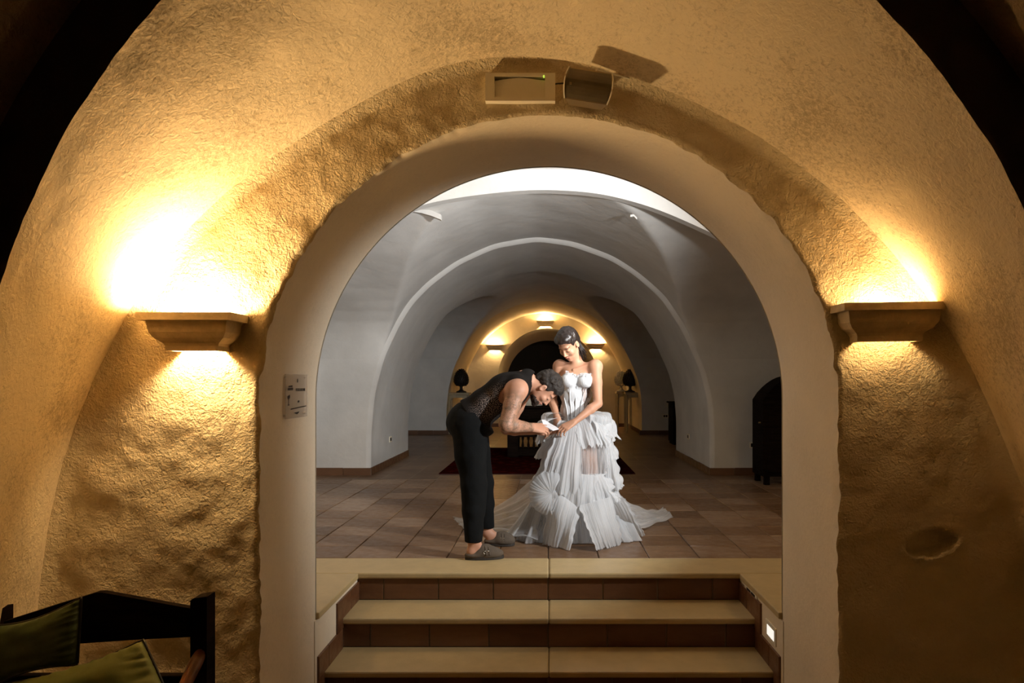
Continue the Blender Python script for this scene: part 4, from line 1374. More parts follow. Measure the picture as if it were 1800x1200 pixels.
def mat_satin():
    m, nt, b = nodes_of('white_corset_cloth')
    b.inputs['Base Color'].default_value = (0.66, 0.67, 0.68, 1); b.inputs['Roughness'].default_value = 0.8; b.inputs['Specular IOR Level'].default_value = 0.15
    tc = N(nt, 'ShaderNodeTexCoord'); mp = N(nt, 'ShaderNodeMapping'); mp.inputs['Scale'].default_value = (1, 1, 0.12)
    L(nt, tc.outputs['Object'], mp.inputs[0]); n = noise_node(nt, 120, 4, 0.7, mp.outputs[0])
    L(nt, bump(nt, n.outputs[0], 1.0, 0.003), b.inputs['Normal'])
    at = N(nt, 'ShaderNodeAttribute'); at.attribute_name = 'sheer'
    tr = N(nt, 'ShaderNodeBsdfTransparent'); mx = N(nt, 'ShaderNodeMixShader')
    L(nt, math_node(nt, 'MULTIPLY', at.outputs['Fac'], maprange(nt, n.outputs[0], 0.4, 0.6, 0.35, 0.7)), mx.inputs[0])
    L(nt, b.outputs[0], mx.inputs[1]); L(nt, tr.outputs[0], mx.inputs[2]); L(nt, mx.outputs[0], nt.nodes['Material Output'].inputs[0])
    return m
M['satin'] = mat_satin()

# ------------------------------------------------------------------ heads and hands
def frame_axes(up, fwd):
    up = Vector(up).normalized(); fwd = Vector(fwd); fwd = (fwd - up * fwd.dot(up)).normalized()
    right = fwd.cross(up).normalized()
    return right, up, fwd
def head(F, C, up, fwd, s=1.0, k=0.008, male=True):
    r, u, f = frame_axes(up, fwd)
    A = np.array([r, u, f])
    P = lambda a, b, c: np.array(C) + s * (a * np.array(r) + b * np.array(u) + c * np.array(f))
    E = lambda p, rad, k=k, sub=False: F.ell(P(*p), np.array(rad) * s, A, k, sub)
    Cn = lambda p, q, ra, rb, k=k, sub=False: F.cone(P(*p), P(*q), ra * s, rb * s, k, sub)
    E((0, 0.035, -0.015), (0.075, 0.088, 0.095), 0.012)
    E((0, -0.030, 0.022), (0.060, 0.078, 0.070), 0.02)
    E((0, -0.078, 0.036), (0.047 if male else 0.042, 0.036, 0.050), 0.02)
    Cn((0, -0.102, 0.070), (0, -0.098, 0.066), 0.019 if male else 0.016, 0.019, 0.014)
    Cn((-0.03, 0.020, 0.074), (0.03, 0.020, 0.074), 0.013, 0.013, 0.012)
    for sg_ in (-1, 1):
        E((sg_ * 0.032, -0.002, 0.098), (0.019, 0.013, 0.014), 0.010, True)
        E((sg_ * 0.031, -0.004, 0.075), (0.015, 0.012, 0.014), 0.004)
        E((sg_ * 0.038, -0.036, 0.060), (0.024, 0.022, 0.022), 0.015)
        E((sg_ * 0.076, -0.012, -0.005), (0.010, 0.031, 0.019), 0.006)
        E((sg_ * 0.084, -0.010, -0.001), (0.008, 0.018, 0.010), 0.004, True)
        Cn((sg_ * 0.011, -0.040, 0.090), (sg_ * 0.012, -0.041, 0.094), 0.0075, 0.0075, 0.005)
    Cn((0, 0.004, 0.088), (0, -0.034, 0.106), 0.0075, 0.0105, 0.007)
    Cn((-0.018, -0.067, 0.086), (0.0, -0.064, 0.094), 0.004, 0.0065, 0.005)
    Cn((0.018, -0.067, 0.086), (0.0, -0.064, 0.094), 0.004, 0.0065, 0.005)
    Cn((-0.015, -0.079, 0.085), (0.015, -0.079, 0.085), 0.0065, 0.0065, 0.006)
    Cn((-0.021, -0.0715, 0.092), (0.021, -0.0715, 0.092), 0.0022, 0.0022, 0.002, True)
    return P, (r, u, f), A

def hand(F, wrist, d, n, side, s=1.0, curl=(0.5, 0.5, 0.5, 0.5), thumb=(0.6, 0.5), spread=0.04, rw=0.023):
    """d: towards the fingers, n: back of the hand, side: +1 thumb on the d x n side"""
    d = Vector(d).normalized(); n = Vector(n); n = (n - d * n.dot(d)).normalized()
    t = d.cross(n) * side                      # towards the thumb
    w = Vector(wrist)
    P = lambda a, b, c: w + s * (a * d + b * t + c * n)
    kn = [P(0.088, 0.030, 0), P(0.093, 0.010, 0.002), P(0.089, -0.010, 0.001), P(0.081, -0.028, -0.002)]
    for q, rr in zip(kn, (0.0125, 0.013, 0.0125, 0.011)):
        F.cone(P(0.004, (q - w).dot(t) * 0.45, 0), q, rw * s * 0.78, rr * s, 0.008)
    F.cone(P(0.0, 0.006, 0), P(0.03, 0.01, -0.004), rw * s, 0.019 * s, 0.01)
    lens = [(0.041, 0.025, 0.020), (0.045, 0.028, 0.021), (0.041, 0.026, 0.020), (0.032, 0.020, 0.018)]
    for i, (q, ls) in enumerate(zip(kn, lens)):
        a = curl[i]; sp_ = spread * (1.5 - i)
        p = q; ang = a * 0.7
        for j, l in enumerate(ls):
            dirv = (d * math.cos(ang) - n * math.sin(ang) + t * sp_).normalized()
            p2 = p + dirv * l * s
            r0 = (0.0092, 0.0084, 0.0076)[j] * s * (0.9 if i == 3 else 1); r1 = (0.0084, 0.0076, 0.0066)[j] * s * (0.9 if i == 3 else 1)
            F.cone(p, p2, r0, r1, 0.0025)
            p = p2; ang += a
    # thumb leaves the side of the palm near its base
    out, bend = thumb
    a0 = P(0.022, 0.022, -0.006)
    v = (d * math.cos(out) + t * math.sin(out) - n * 0.25).normalized()
    a1 = a0 + v * 0.040 * s
    v2 = (v * math.cos(bend) - t * math.sin(bend) * 0.7 - n * math.sin(bend) * 0.3 + d * 0.3).normalized()
    a2 = a1 + v2 * 0.030 * s; a3 = a2 + (v2 + d * 0.2).normalized() * 0.025 * s
    F.cone(a0, a1, 0.016 * s, 0.0115 * s, 0.008); F.cone(a1, a2, 0.011 * s, 0.0095 * s, 0.003); F.cone(a2, a3, 0.0092 * s, 0.0075 * s, 0.003)

V = lambda v: np.array(v, float)

# ================================================================== the man, bent forward in profile
man = empty('person', (W(850, 970, 4.8).x, 4.8, 0.0), 'man in a black mesh tank top and black trousers bending forward beside the bride', 'person')
D = 4.80
pelvis = W(826, 738, D); belly = W(850, 711, D); chest = W(884, 690, D); upch = W(908, 680, D)
ax = (Vector(chest) - Vector(pelvis)).normalized()          # up the spine
lat = Vector((0, 1, 0)); bk = ax.cross(lat).normalized()
if bk.z < 0: bk = -bk
AX = np.array([ax, lat, bk])
def torso_m(F, g=0.0, k=0.03, sag=0.0):
    F.ell(V(pelvis) + 0.005 * V(bk), (0.13 + g, 0.168 + g, 0.122 + g), AX, k)
    F.ell(V(belly) - 0.004 * V(bk), (0.15 + g, 0.148 + g, 0.105 + g), AX, k)
    F.ell(V(chest), (0.16 + g, 0.168 + g, 0.118 + g), AX, k)
    if sag:
        F.ell(V(belly) - sag * V(bk), (0.14 + g, 0.14 + g, 0.110 + g), AX, k)
        F.ell(V(chest) - sag * V(bk), (0.14 + g, 0.15 + g, 0.115 + g), AX, k)
    F.ell(V(upch), (0.09 + g, 0.165 + g, 0.085 + g), AX, k)
shN, shF = W(908, 686, 4.635), W(920, 684, 4.98)
elN, elF = W(889, 746, 4.56), W(890, 752, 5.06)
wrN, wrF = W(934, 751, 4.71), W(938, 757, 5.02)
nk0, nk1 = W(922, 668, D), W(946, 681, D)
hC = W(958, 682, D)
h_up = Vector((0.925, -0.03, 0.36)); h_fw = Vector((0.36, -0.03, -0.93))
hipN, hipF = W(820, 745, 4.70), W(822, 745, 4.90)
knN, knF = W(833, 850, 4.64), W(848, 846, 4.97)
anN, anF = W(833, 950, 4.60), W(856, 934, 5.0)

F = Field((-1.0, 4.35, -0.02), (0.40, 5.35, 1.45), 0.0052)
torso_m(F)
for sh in (shN, shF):
    F.ell(V(sh) + V((0, 0, 0.0)), (0.085, 0.066, 0.074), AX, 0.03)
    F.cone(upch, sh, 0.08, 0.062, 0.03)
def arm(F, sh, el, wr, s=1.0, k=0.012):
    sh, el, wr = Vector(sh), Vector(el), Vector(wr)
    F.cone(sh, sh.lerp(el, 0.45), 0.060 * s, 0.054 * s, 0.02)
    F.cone(sh.lerp(el, 0.45), el, 0.054 * s, 0.043 * s, k)
    F.cone(el, el.lerp(wr, 0.3), 0.043 * s, 0.045 * s, k)
    F.cone(el.lerp(wr, 0.3), wr, 0.045 * s, 0.027 * s, k)
arm(F, shN, elN, wrN, 1.08); arm(F, shF, elF, wrF, 1.1)
F.cone(nk0, nk1, 0.066, 0.058, 0.02); F.cone(upch, nk0, 0.08, 0.068, 0.03)
Phm, axm, Am = head(F, hC, h_up, h_fw, 1.0, male=True)
F.cone(nk1, Phm(0, -0.04, -0.03), 0.056, 0.058, 0.02)
# near hand pinches the card, far hand supports from below
hand(F, wrN, (0.70, 0.50, -0.10), (0.0, -0.75, 0.65), -1, 1.12, (0.32, 0.42, 0.5, 0.6), (0.35, 0.2), 0.03)
hand(F, wrF, (0.95, -0.15, -0.20), (0.0, 0.3, -1.0), 1, 1.0, (0.25, 0.30, 0.35, 0.4), (0.6, 0.2), 0.03)
# legs inside the trousers and the bare ankles, heels and feet
for hp, kn_, an in ((hipN, knN, anN), (hipF, knF, anF)):
    F.cone(hp, kn_, 0.085, 0.055, 0.02); F.cone(kn_, an, 0.052, 0.036, 0.01)
def foot(F, an, heel, toe):
    an = Vector(an)
    F.cone(an, heel, 0.036, 0.030, 0.015); F.cone(heel, toe, 0.030, 0.026, 0.02); F.cone(an, Vector(heel).lerp(Vector(toe), 0.45), 0.034, 0.028, 0.02)
fN0, fN1 = W(829, 974, 4.59) , W(873, 976, 4.62)
fF0, fF1 = W(862, 951, 5.0), W(893, 952, 4.99)
for v_ in (fN0, fN1, fF0, fF1):
    v_.z = 0.055
foot(F, anN, fN0, fN1 - Vector((0.02, 0, 0))); foot(F, anF, fF0, fF1 - Vector((0.02, 0, 0)))
body, bp = solid('body', F, M['skin_m'], man, 1)
def seg_dist(p, a, b):
    a, b = V(a), V(b); ba = b - a
    t = np.clip(((p - a) @ ba) / (ba @ ba), 0, 1)
    return np.linalg.norm(p - a - t[:, None] * ba, axis=1), t
d1_, t1_ = seg_dist(bp, shN, elN); d2_, t2_ = seg_dist(bp, elN, wrN)
tat = np.clip((0.095 - d1_) / 0.02, 0, 1) * np.clip((t1_ - 0.02) / 0.35, 0, 1) * (bp[:, 1] < 4.72)
tat = np.maximum(tat, np.clip((0.075 - d2_) / 0.015, 0, 1) * (bp[:, 1] < 4.85) * (t2_ < 0.99))
attr(body, 'tattoo', tat)
def facial(o, pts, P, A, C):
    q = (pts - V(C)) @ A.T
    lips = np.exp(-((q[:, 0] / 0.021) ** 4)) * np.exp(-(((q[:, 1] + 0.072) / 0.011) ** 4)) * (q[:, 2] > 0.075)
    brow = np.exp(-(((np.abs(q[:, 0]) - 0.033) / 0.020) ** 4)) * np.exp(-(((q[:, 1] - 0.021 + 0.10 * (np.abs(q[:, 0]) - 0.033) ** 1) / 0.0052) ** 4)) * (q[:, 2] > 0.055)
    lash = np.exp(-(((np.abs(q[:, 0]) - 0.031) / 0.015) ** 4)) * np.exp(-(((q[:, 1] + 0.011) / 0.0036) ** 4)) * (q[:, 2] > 0.060)
    attr(o, 'lips', lips); attr(o, 'brow', np.clip(brow * 0.9 + lash * 0.9, 0, 1))
    return q
facial(body, bp, Phm, Am, hC)

# hair: short sides, longer textured top; beard over the jaw
def hair_shell(name, C, A, build, mat, parent, amp, scale, lo, hi, h=0.0045, it=0):
    G = Field(lo, hi, h)
    build(G)
    if amp: G.displace(amp, scale, 3.0, 3)
    return solid(name, G, mat, parent, it)[0]
r_, u_, f_ = axm
def bm_hair(G):
    E = lambda p, rad, k=0.01, sub=False: G.ell(Phm(*p), rad, Am, k, sub)
    E((0, 0.040, -0.018), (0.080, 0.092, 0.098))
    E((0, 0.082, 0.020), (0.064, 0.046, 0.070), 0.03)
    E((0, 0.02, -0.085), (0.055, 0.075, 0.03), 0.02)
    E((0, -0.045, 0.085), (0.120, 0.115, 0.088), 0.01, True)      # face
    E((0, -0.16, -0.02), (0.12, 0.090, 0.12), 0.01, True)         # neck
    for s_ in (-1, 1):
        E((s_ * 0.088, -0.016, -0.002), (0.024, 0.040, 0.026), 0.006, True)
hair_shell('hair', hC, Am, bm_hair, M['hair_m'], man, 0.006, 55, V(hC) - 0.2, V(hC) + 0.2)
def bm_beard(G):
    E = lambda p, rad, k=0.01, sub=False: G.ell(Phm(*p), rad, Am, k, sub)
    E((0, -0.080, 0.036), (0.0515, 0.042, 0.054), 0.012)
    E((0, -0.106, 0.070), (0.026, 0.024, 0.024), 0.015)
    E((0, 0.02, 0.03), (0.15, 0.070, 0.15), 0.006, True)
    E((0, -0.071, 0.112), (0.026, 0.020, 0.026), 0.006, True)
    E((0, -0.045, 0.110), (0.050, 0.036, 0.036), 0.008, True)
    for s_ in (-1, 1):
        E((s_ * 0.050, -0.035, 0.075), (0.028, 0.035, 0.034), 0.008, True)
hair_shell('beard', hC, Am, bm_beard, M['beard'], man, 0.004, 90, V(hC) - 0.2, V(hC) + 0.2, 0.004)

# tank top
F = Field((-0.85, 4.40, 0.72), (0.05, 5.25, 1.45), 0.0055)
torso_m(F, 0.011, 0.03, 0.022)
for sh in (W(908, 672, 4.70), W(912, 670, 4.90)):
    F.cone(chest, sh, 0.09, 0.056, 0.03)
F.cone(upch, W(926, 668, D), 0.104, 0.082, 0.03)
F.displace(0.004, (9, 9, 18), 1.0, 2)
F.ell(V(pelvis) + 0.012 * V(ax), (0.13, 0.186, 0.150), AX, 0.03)
# armholes, neck hole, hem
for sg_, sh in ((-1, shN), (1, shF)):
    c_ = Vector(sh) - ax * 0.035 + Vector((0, 0.02 * sg_, -0.02))
    c_ = Vector(sh) - ax * 0.045 - bk * 0.012 + Vector((0, 0.018 * sg_, 0))
    F.ell(V(c_), (0.112, 0.075, 0.082), AX, 0.003, True)
F.ell(V(W(948, 678, D)), (0.058, 0.085, 0.12), AX, 0.004, True)
hem_p = Vector(pelvis) + ax * 0.035
F.plane_keep(hem_p, -V(ax) + 0.0 * V(bk))
top, tp = solid('tank_top', F, M['mesh_top'], man, 1)
q = (tp - V(chest)) @ AX.T
opn = np.exp(-(((q[:, 0] + 0.09) / 0.13) ** 4)) * np.exp(-(((q[:, 2] + 0.01) / 0.075) ** 4))
attr(top, 'open', np.clip(opn, 0, 1))

# trousers
F = Field((-0.92, 4.40, 0.03), (-0.20, 5.30, 1.05), 0.0058)
F.ell(V(pelvis) + 0.004 * V(bk), (0.135, 0.178, 0.130), AX, 0.03)
F.ell(V(W(815, 742, D)), (0.122, 0.165, 0.125), None, 0.04)
F.ell(V(W(845, 742, D)), (0.11, 0.14, 0.125), AX, 0.03)
for hp, kn_, an in ((hipN, knN, anN), (hipF, knF, anF)):
    hp = Vector(hp); kn_ = Vector(kn_); an = Vector(an); an2 = Vector((an.x, an.y, 0.145))
    F.cone(hp + Vector((0.02, 0, -0.02)), hp.lerp(kn_, 0.5), 0.128, 0.108, 0.04)
    F.cone(hp.lerp(kn_, 0.5), kn_, 0.108, 0.088, 0.02)
    F.cone(kn_, kn_.lerp(an2, 0.5), 0.088, 0.074, 0.02)
    F.cone(kn_.lerp(an2, 0.5), an2 - Vector((0, 0, 0.05)), 0.074, 0.056, 0.02)
F.displace(0.009, (7, 5, 5), 4.0, 3)
F.plane_keep(Vector(pelvis) + ax * 0.075, V(ax))
x_, y_, z_ = F.grids()
F.F = np.maximum(F.F, (0.118 + 0.10 * np.clip(y_ - 4.7, 0, 0.1) - z_).astype(np.float32))
solid('trousers', F, M['trouser'], man, 1)
bm = bmesh.new()
for a in range(0, 28):
    pass
# belt line and pocket welt
bm.free()
# clogs
def clog(heel, toe, w=0.048):
    heel, toe = Vector(heel), Vector(toe)
    heel.z = toe.z = 0
    dv = (toe - heel).normalized(); sd = Vector((-dv.y, dv.x, 0))
    base = heel - dv * 0.045; Lg = (toe - heel).length + 0.095
    Aax = np.array([dv, sd, Vector((0, 0, 1))])
    G = Field(V(base) - 0.12 + V((0, 0, 0.1)), V(base + dv * Lg) + 0.14, 0.004)
    # upper
    pts = [(0.10, 0.030, 0.058, 0.036), (0.16, 0.046, 0.052, 0.043), (0.205, 0.032, 0.040, 0.047), (0.235, 0.026, 0.032, 0.042)]
    G.ell(V(base + dv * 0.135 + Vector((0, 0, 0.045))), (0.085, 0.046, 0.050), Aax, 0.02)
    G.ell(V(base + dv * (Lg - 0.075) + Vector((0, 0, 0.036))), (0.072, 0.052, 0.034), Aax, 0.03)
    G.ell(V(base + dv * 0.055 + Vector((0, 0, 0.032))), (0.058, 0.042, 0.020), Aax, 0.02)
    G.cone(base + dv * 0.115 + Vector((0, 0, 0.078)), base + dv * 0.150 + Vector((0, 0, 0.082)), 0.022, 0.018, 0.02)
    x2, y2, z2 = G.grids(); G.F = np.maximum(G.F, (0.018 - z2 + 0 * x2 + 0 * y2).astype(np.float32))
    up_, _ = solid('clog', G, M['suede'], man, 1)
    # sole
    bm = bmesh.new(); ol = []
    for i in range(28):
        t_ = 2 * math.pi * i / 28
        cx = Lg / 2 + math.cos(t_) * Lg / 2
        wd = 0.044 + 0.011 * math.cos(t_)
        ol.append(base + dv * cx + sd * (math.sin(t_) * wd))
    lo_ = [bm.verts.new((p.x, p.y, 0.0022)) for p in ol]; hi_ = [bm.verts.new((p.x, p.y, 0.022)) for p in ol]
    bm.faces.new(list(reversed(lo_))); bm.faces.new(hi_)
    for i in range(28):
        bm.faces.new((lo_[i], lo_[(i + 1) % 28], hi_[(i + 1) % 28], hi_[i]))
    from_bm('sole', bm, M['sole'], up_)
    bm = bmesh.new()
    for off, zz in ((0.128, 0.091), (0.150, 0.088)):
        pts_ = [base + dv * (off + 0.012 * abs(math.sin(a))) + sd * (0.052 * math.sin(a)) + Vector((0, 0, 0.03 + (zz - 0.026) * math.cos(a))) for a in np.linspace(-1.45, 1.45, 11)]
        add_tube(bm, pts_, 0.006, 6)
    from_bm('strap', bm, M['suede'], up_, smooth=True)
    for off in (0.130, 0.152):
        c_ = base + dv * off + sd * (-0.047) + Vector((0, 0, 0.055))
        bm = bmesh.new()
        add_tube(bm, [c_ + dv * 0.009 * math.cos(t_) + Vector((0, 0, 0.009 * math.sin(t_))) for t_ in np.linspace(0, 2 * math.pi, 9)], 0.0025, 6, cap=False)
        from_bm('buckle', bm, M['metal'], up_)
clog(fN0, fN1); clog(fF0, fF1)

# ================================================================== the bride
wom = empty('person', (W(1010, 950, 5.12).x, 5.12, 0.0), 'bride with wet black bobbed hair in a white tiered tulle corset gown, looking down', 'person')
hW = W(999, 604, 5.1)
th, ph = math.radians(45), math.radians(34)
hz = Vector((-math.sin(ph), -math.cos(ph), 0))
w_f = hz * math.cos(th) + Vector((0, 0, -math.sin(th))); w_u = hz * math.sin(th) + Vector((0, 0, math.cos(th)))
F = Field((-0.20, 4.62, -0.02), (0.52, 5.55, 1.68), 0.0050)
Phw, axw, Aw = head(F, hW, w_u, w_f, 0.95, male=False)
nW0, nW1 = W(1016, 646, 5.17), W(1009, 622, 5.15)
tl = Vector((0.96, 0.28 * -1, 0)).normalized()         # across the shoulders, right of frame a little nearer
tf = Vector((-0.28, -0.96, 0)).normalized()
TA = np.array([tl, tf, Vector((0, 0, 1))])
shR, shL = W(1047, 644, 5.09), W(984, 644, 5.23)
elR, elL = W(1051, 709, 5.02), W(971, 700, 5.26)
wrR, wrL = W(1009, 742, 4.93), W(978, 731, 5.10)
def torso_w(F, g=0.0, k=0.03, arms=True):
    F.ell(V(W(1014, 664, 5.17)), (0.128 + g, 0.085 + g, 0.115 + g), TA, k)
    F.ell(V(W(1012, 692, 5.16)), (0.118 + g, 0.088 + g, 0.10 + g), TA, k)
    F.ell(V(W(1009, 722, 5.15)), (0.100 + g, 0.080 + g, 0.10 + g), TA, k)
    F.ell(V(W(1010, 758, 5.15)), (0.150 + g, 0.115 + g, 0.12 + g), TA, k)
    for p in (W(1000, 668, 5.075), W(1029, 669, 5.055)):
        F.ell(V(p) + V((0, 0.012, 0)), (0.054 + g, 0.046 + g, 0.050 + g), TA, 0.022)
torso_w(F)
F.cone(nW0, nW1, 0.046, 0.044, 0.02); F.cone(W(1015, 655, 5.18), nW0, 0.07, 0.05, 0.03); F.cone(nW1, Phw(0, -0.03, -0.03), 0.044, 0.048, 0.02)
for sh in (shR, shL):
    F.cone(nW0 - Vector((0, 0, 0.02)), sh, 0.045, 0.045, 0.03); F.ell(V(sh), (0.050, 0.050, 0.052), None, 0.02)
# collar bones
F.cone(W(1008, 650, 5.10), W(1036, 641, 5.09), 0.008, 0.007, 0.012)
arm(F, shR, elR, wrR, 0.76); arm(F, shL, elL, wrL, 0.74)
hand(F, wrR, (-0.80, -0.30, -0.42), (-0.25, -0.70, 0.62), 1, 0.92, (0.45, 0.55, 0.6, 0.65), (0.5, 0.3), 0.02, 0.021)
hand(F, wrL, (0.02, -0.38, -0.92), (-0.62, -0.70, 0.2), -1, 0.92, (0.35, 0.5, 0.6, 0.7), (0.35, 0.3), 0.02, 0.021)
for hp, kn_, an in ((W(996, 770, 5.18), W(1000, 850, 5.12), W(1002, 936, 5.2)), (W(1028, 770, 5.12), W(1040, 848, 5.05), W(1030, 936, 5.15))):
    F.cone(hp, kn_, 0.088, 0.055, 0.03); F.cone(kn_, Vector(kn_).lerp(Vector(an), 0.35), 0.052, 0.050, 0.01); F.cone(Vector(kn_).lerp(Vector(an), 0.35), an, 0.050, 0.030, 0.01)
    hl = Vector((an.x, an.y + 0.04, 0.075)); to = Vector((an.x - 0.03, an.y - 0.05, 0.035))
    F.cone(an, hl, 0.030, 0.028, 0.01); F.cone(hl, to, 0.028, 0.024, 0.01)
wbody, wp = solid('body', F, M['skin_w'], wom, 1)
facial(wbody, wp, Phw, Aw / 0.95, hW)

def bw_hair(G):
    E = lambda p, rad, k=0.01, sub=False: G.ell(Phw(*p), np.array(rad) * 0.95, Aw, k, sub)
    Cn = lambda p, q, a, b, k=0.01: G.cone(Phw(*p), Phw(*q), a, b, k)
    E((0, 0.042, -0.018), (0.083, 0.094, 0.102))
    E((0, 0.075, 0.035), (0.066, 0.050, 0.060), 0.03)
    E((0.0, -0.02, -0.075), (0.062, 0.085, 0.040), 0.03)
    E((0, -0.040, 0.082), (0.105, 0.118, 0.070), 0.006, True)
    E((0.082, -0.020, 0.012), (0.022, 0.036, 0.024), 0.006, True)
    E((-0.082, -0.020, 0.012), (0.022, 0.036, 0.024), 0.006, True)
hairw = hair_shell('hair', hW, Aw, bw_hair, M['hair_w'], wom, 0.003, (55, 55, 30), V(hW) - 0.2, V(hW) + 0.2, 0.0045)
# wet strands falling behind the ear to the shoulder
bm = bmesh.new()
rs = random.Random(4)
for i in range(34):
    a = Phw(0.050 + rs.uniform(-0.02, 0.022), rs.uniform(-0.05, 0.045), -0.055 - rs.uniform(0, 0.045))
    e = W(1026 + rs.uniform(-7, 7), 628 + rs.uniform(-9, 5), 5.13 + rs.uniform(-0.03, 0.04))
    mid = (Vector(a) + Vector(e)) / 2 + Vector((0.018 + rs.uniform(-.004, .004), -0.01, 0.012))
    add_tube(bm, [a, Vector(a).lerp(mid, 0.55), mid, mid.lerp(e, 0.5) + Vector((0.003, 0, 0)), e], [0.007, 0.008, 0.0065, 0.004, 0.0012], 6)
from_bm('hair_strands', bm, M['hair_w'], hairw, smooth=True, kind='stuff')

# ------------------------------------------------------------------ gown
def mat_tulle(name, opac, col=(0.76, 0.775, 0.79), lines=70, trans=0.45):
    m, nt, b = nodes_of(name)
    uv = N(nt, 'ShaderNodeUVMap')
    mp = N(nt, 'ShaderNodeMapping'); mp.inputs['Scale'].default_value = (lines, 1.2, 1)
    L(nt, uv.outputs[0], mp.inputs[0])
    n = noise_node(nt, 1.0, 5, 0.65, mp.outputs[0], 0.3)
    tcx = N(nt, 'ShaderNodeTexCoord')
    n3 = noise_node(nt, 7, 3, 0.5, tcx.outputs['Object'])
    dif = N(nt, 'ShaderNodeBsdfDiffuse'); dif.inputs[0].default_value = (*col, 1)
    trl = N(nt, 'ShaderNodeBsdfTranslucent'); trl.inputs[0].default_value = (*col, 1)
    L(nt, bump(nt, n.outputs[0], 0.8, 0.0035), dif.inputs['Normal'])
    m1 = N(nt, 'ShaderNodeMixShader'); m1.inputs[0].default_value = trans
    L(nt, dif.outputs[0], m1.inputs[1]); L(nt, trl.outputs[0], m1.inputs[2])
    tr = N(nt, 'ShaderNodeBsdfTransparent'); m2 = N(nt, 'ShaderNodeMixShader')
    f = math_node(nt, 'ADD', maprange(nt, n.outputs[0], 0.35, 0.65, opac - 0.14, opac + 0.12), maprange(nt, n3.outputs[0], 0.3, 0.7, -0.08, 0.08))
    f = math_node(nt, 'MINIMUM', math_node(nt, 'MAXIMUM', f, 0.0), 1.0)
    L(nt, f, m2.inputs[0]); L(nt, tr.outputs[0], m2.inputs[1]); L(nt, m1.outputs[0], m2.inputs[2])
    L(nt, m2.outputs[0], nt.nodes['Material Output'].inputs[0])
    b.inputs['Base Color'].default_value = (*col, 1)
    return m
M['tulle_thick'] = mat_tulle('layered_tulle', 0.95)
M['tulle_mid'] = mat_tulle('tulle', 0.78)
M['tulle_sheer'] = mat_tulle('sheer_tulle', 0.34)
M['tulle_train'] = mat_tulle('sheer_train_tulle', 0.60, lines=40)

def sheet(name, fn, nu, nv, mat, parent, closed=False):
    """surface from fn(u, v) -> xyz with UVs for the pleats"""
    us = np.linspace(0, 1, nu); vs = np.linspace(0, 1, nv)
    P = np.array([[fn(u, v) for v in vs] for u in us])
    o = grid_mesh(name, P, mat, parent)
    me = o.data
    uvl = me.uv_layers.new(name='UVMap')
    li = np.zeros(len(me.loops), np.int32); me.loops.foreach_get('vertex_index', li)
    U = (li // nv) / (nu - 1); Vv = (li % nv) / (nv - 1)
    uvl.data.foreach_set('uv', np.stack([U, Vv], 1).reshape(-1).astype(np.float32))
    return o
def nz1(a, b, s=0.0):
    return noise.noise(Vector((a, b, s)))

# bodice: corset with cups
F = Field((-0.02, 4.85, 0.78), (0.44, 5.40, 1.32), 0.0050)
torso_w(F, 0.007, 0.025)
F.plane_keep(W(1012, 657, 5.1), (0, 0.30, 1.0))
F.plane_keep(W(1010, 752, 5.1), (0, 0.0, -1.0))
F.cone(W(1014, 655, 5.0), W(1014, 655, 5.2), 0.018, 0.018, 0.015, True)
bod, bop = solid('wedding_dress', F, M['satin'], wom, 1)
qb = (bop - V(W(1012, 690, 5.16))) @ TA.T
sheer = np.clip((np.abs(qb[:, 0]) - 0.060) / 0.02, 0, 1) * np.clip((W(0, 679, 5.1).z - bop[:, 2]) / 0.01, 0, 1)
attr(bod, 'sheer', sheer)
# boning channels down the corset
def on_front(px, py):
    """front surface of the corset at a given height"""
    return None
import mathutils
from mathutils.bvhtree import BVHTree
dgv = [tuple(v.co) for v in bod.data.vertices]; dgf = [tuple(p.vertices) for p in bod.data.polygons]
tree = BVHTree.FromPolygons(dgv, dgf)
def hit(px, py, lift_=0.001):
    tgt = W(px, py, 5.2)
    src = Vector((tgt.x, 4.4, tgt.z))
    loc, nr, idx, dist = tree.ray_cast(src, Vector((0, 1, 0)))
    return (loc + nr * lift_) if loc else None
for pts in ([(1000, 680), (1001, 700), (1003, 720), (1004, 738)], [(1012, 679), (1011, 700), (1010, 720), (1010, 740)], [(1026, 681), (1022, 700), (1018, 720), (1016, 736)],
            [(990, 678), (992, 700), (996, 720), (998, 738)], [(1036, 682), (1031, 700), (1026, 718), (1024, 734)]):
    h_ = [hit(*p) for p in pts]; h_ = [p for p in h_ if p]
    if len(h_) > 2:
        bm = bmesh.new(); add_tube(bm, h_, 0.0035, 6); from_bm('boning', bm, M['satin'], bod, smooth=True)
# ruched trim along the cups
bm = bmesh.new()
for x0_, x1_, yy0, yy1, yb_ in ((985, 1013, 649, 659, 655), (1013, 1042, 659, 655, 657)):
    for i in range(30):
        t_ = i / 29; px = x0_ + (x1_ - x0_) * t_; py = yy0 + (yy1 - yy0) * t_ + rs.uniform(-1, 1)
        p = hit(px, py + 5)
        if p is None: continue
        c_ = p + Vector((0, -0.004, 0.010 + rs.uniform(-0.003, 0.006)))
        v4 = [bm.verts.new(c_ + Vector((rs.uniform(-0.012, 0.012), rs.uniform(-0.006, 0.006), rs.uniform(-0.014, 0.014)))) for _ in range(4)]
        bm.faces.new(v4)
from_bm('neckline_lace', bm, M['tulle_mid'], bod, kind='stuff')

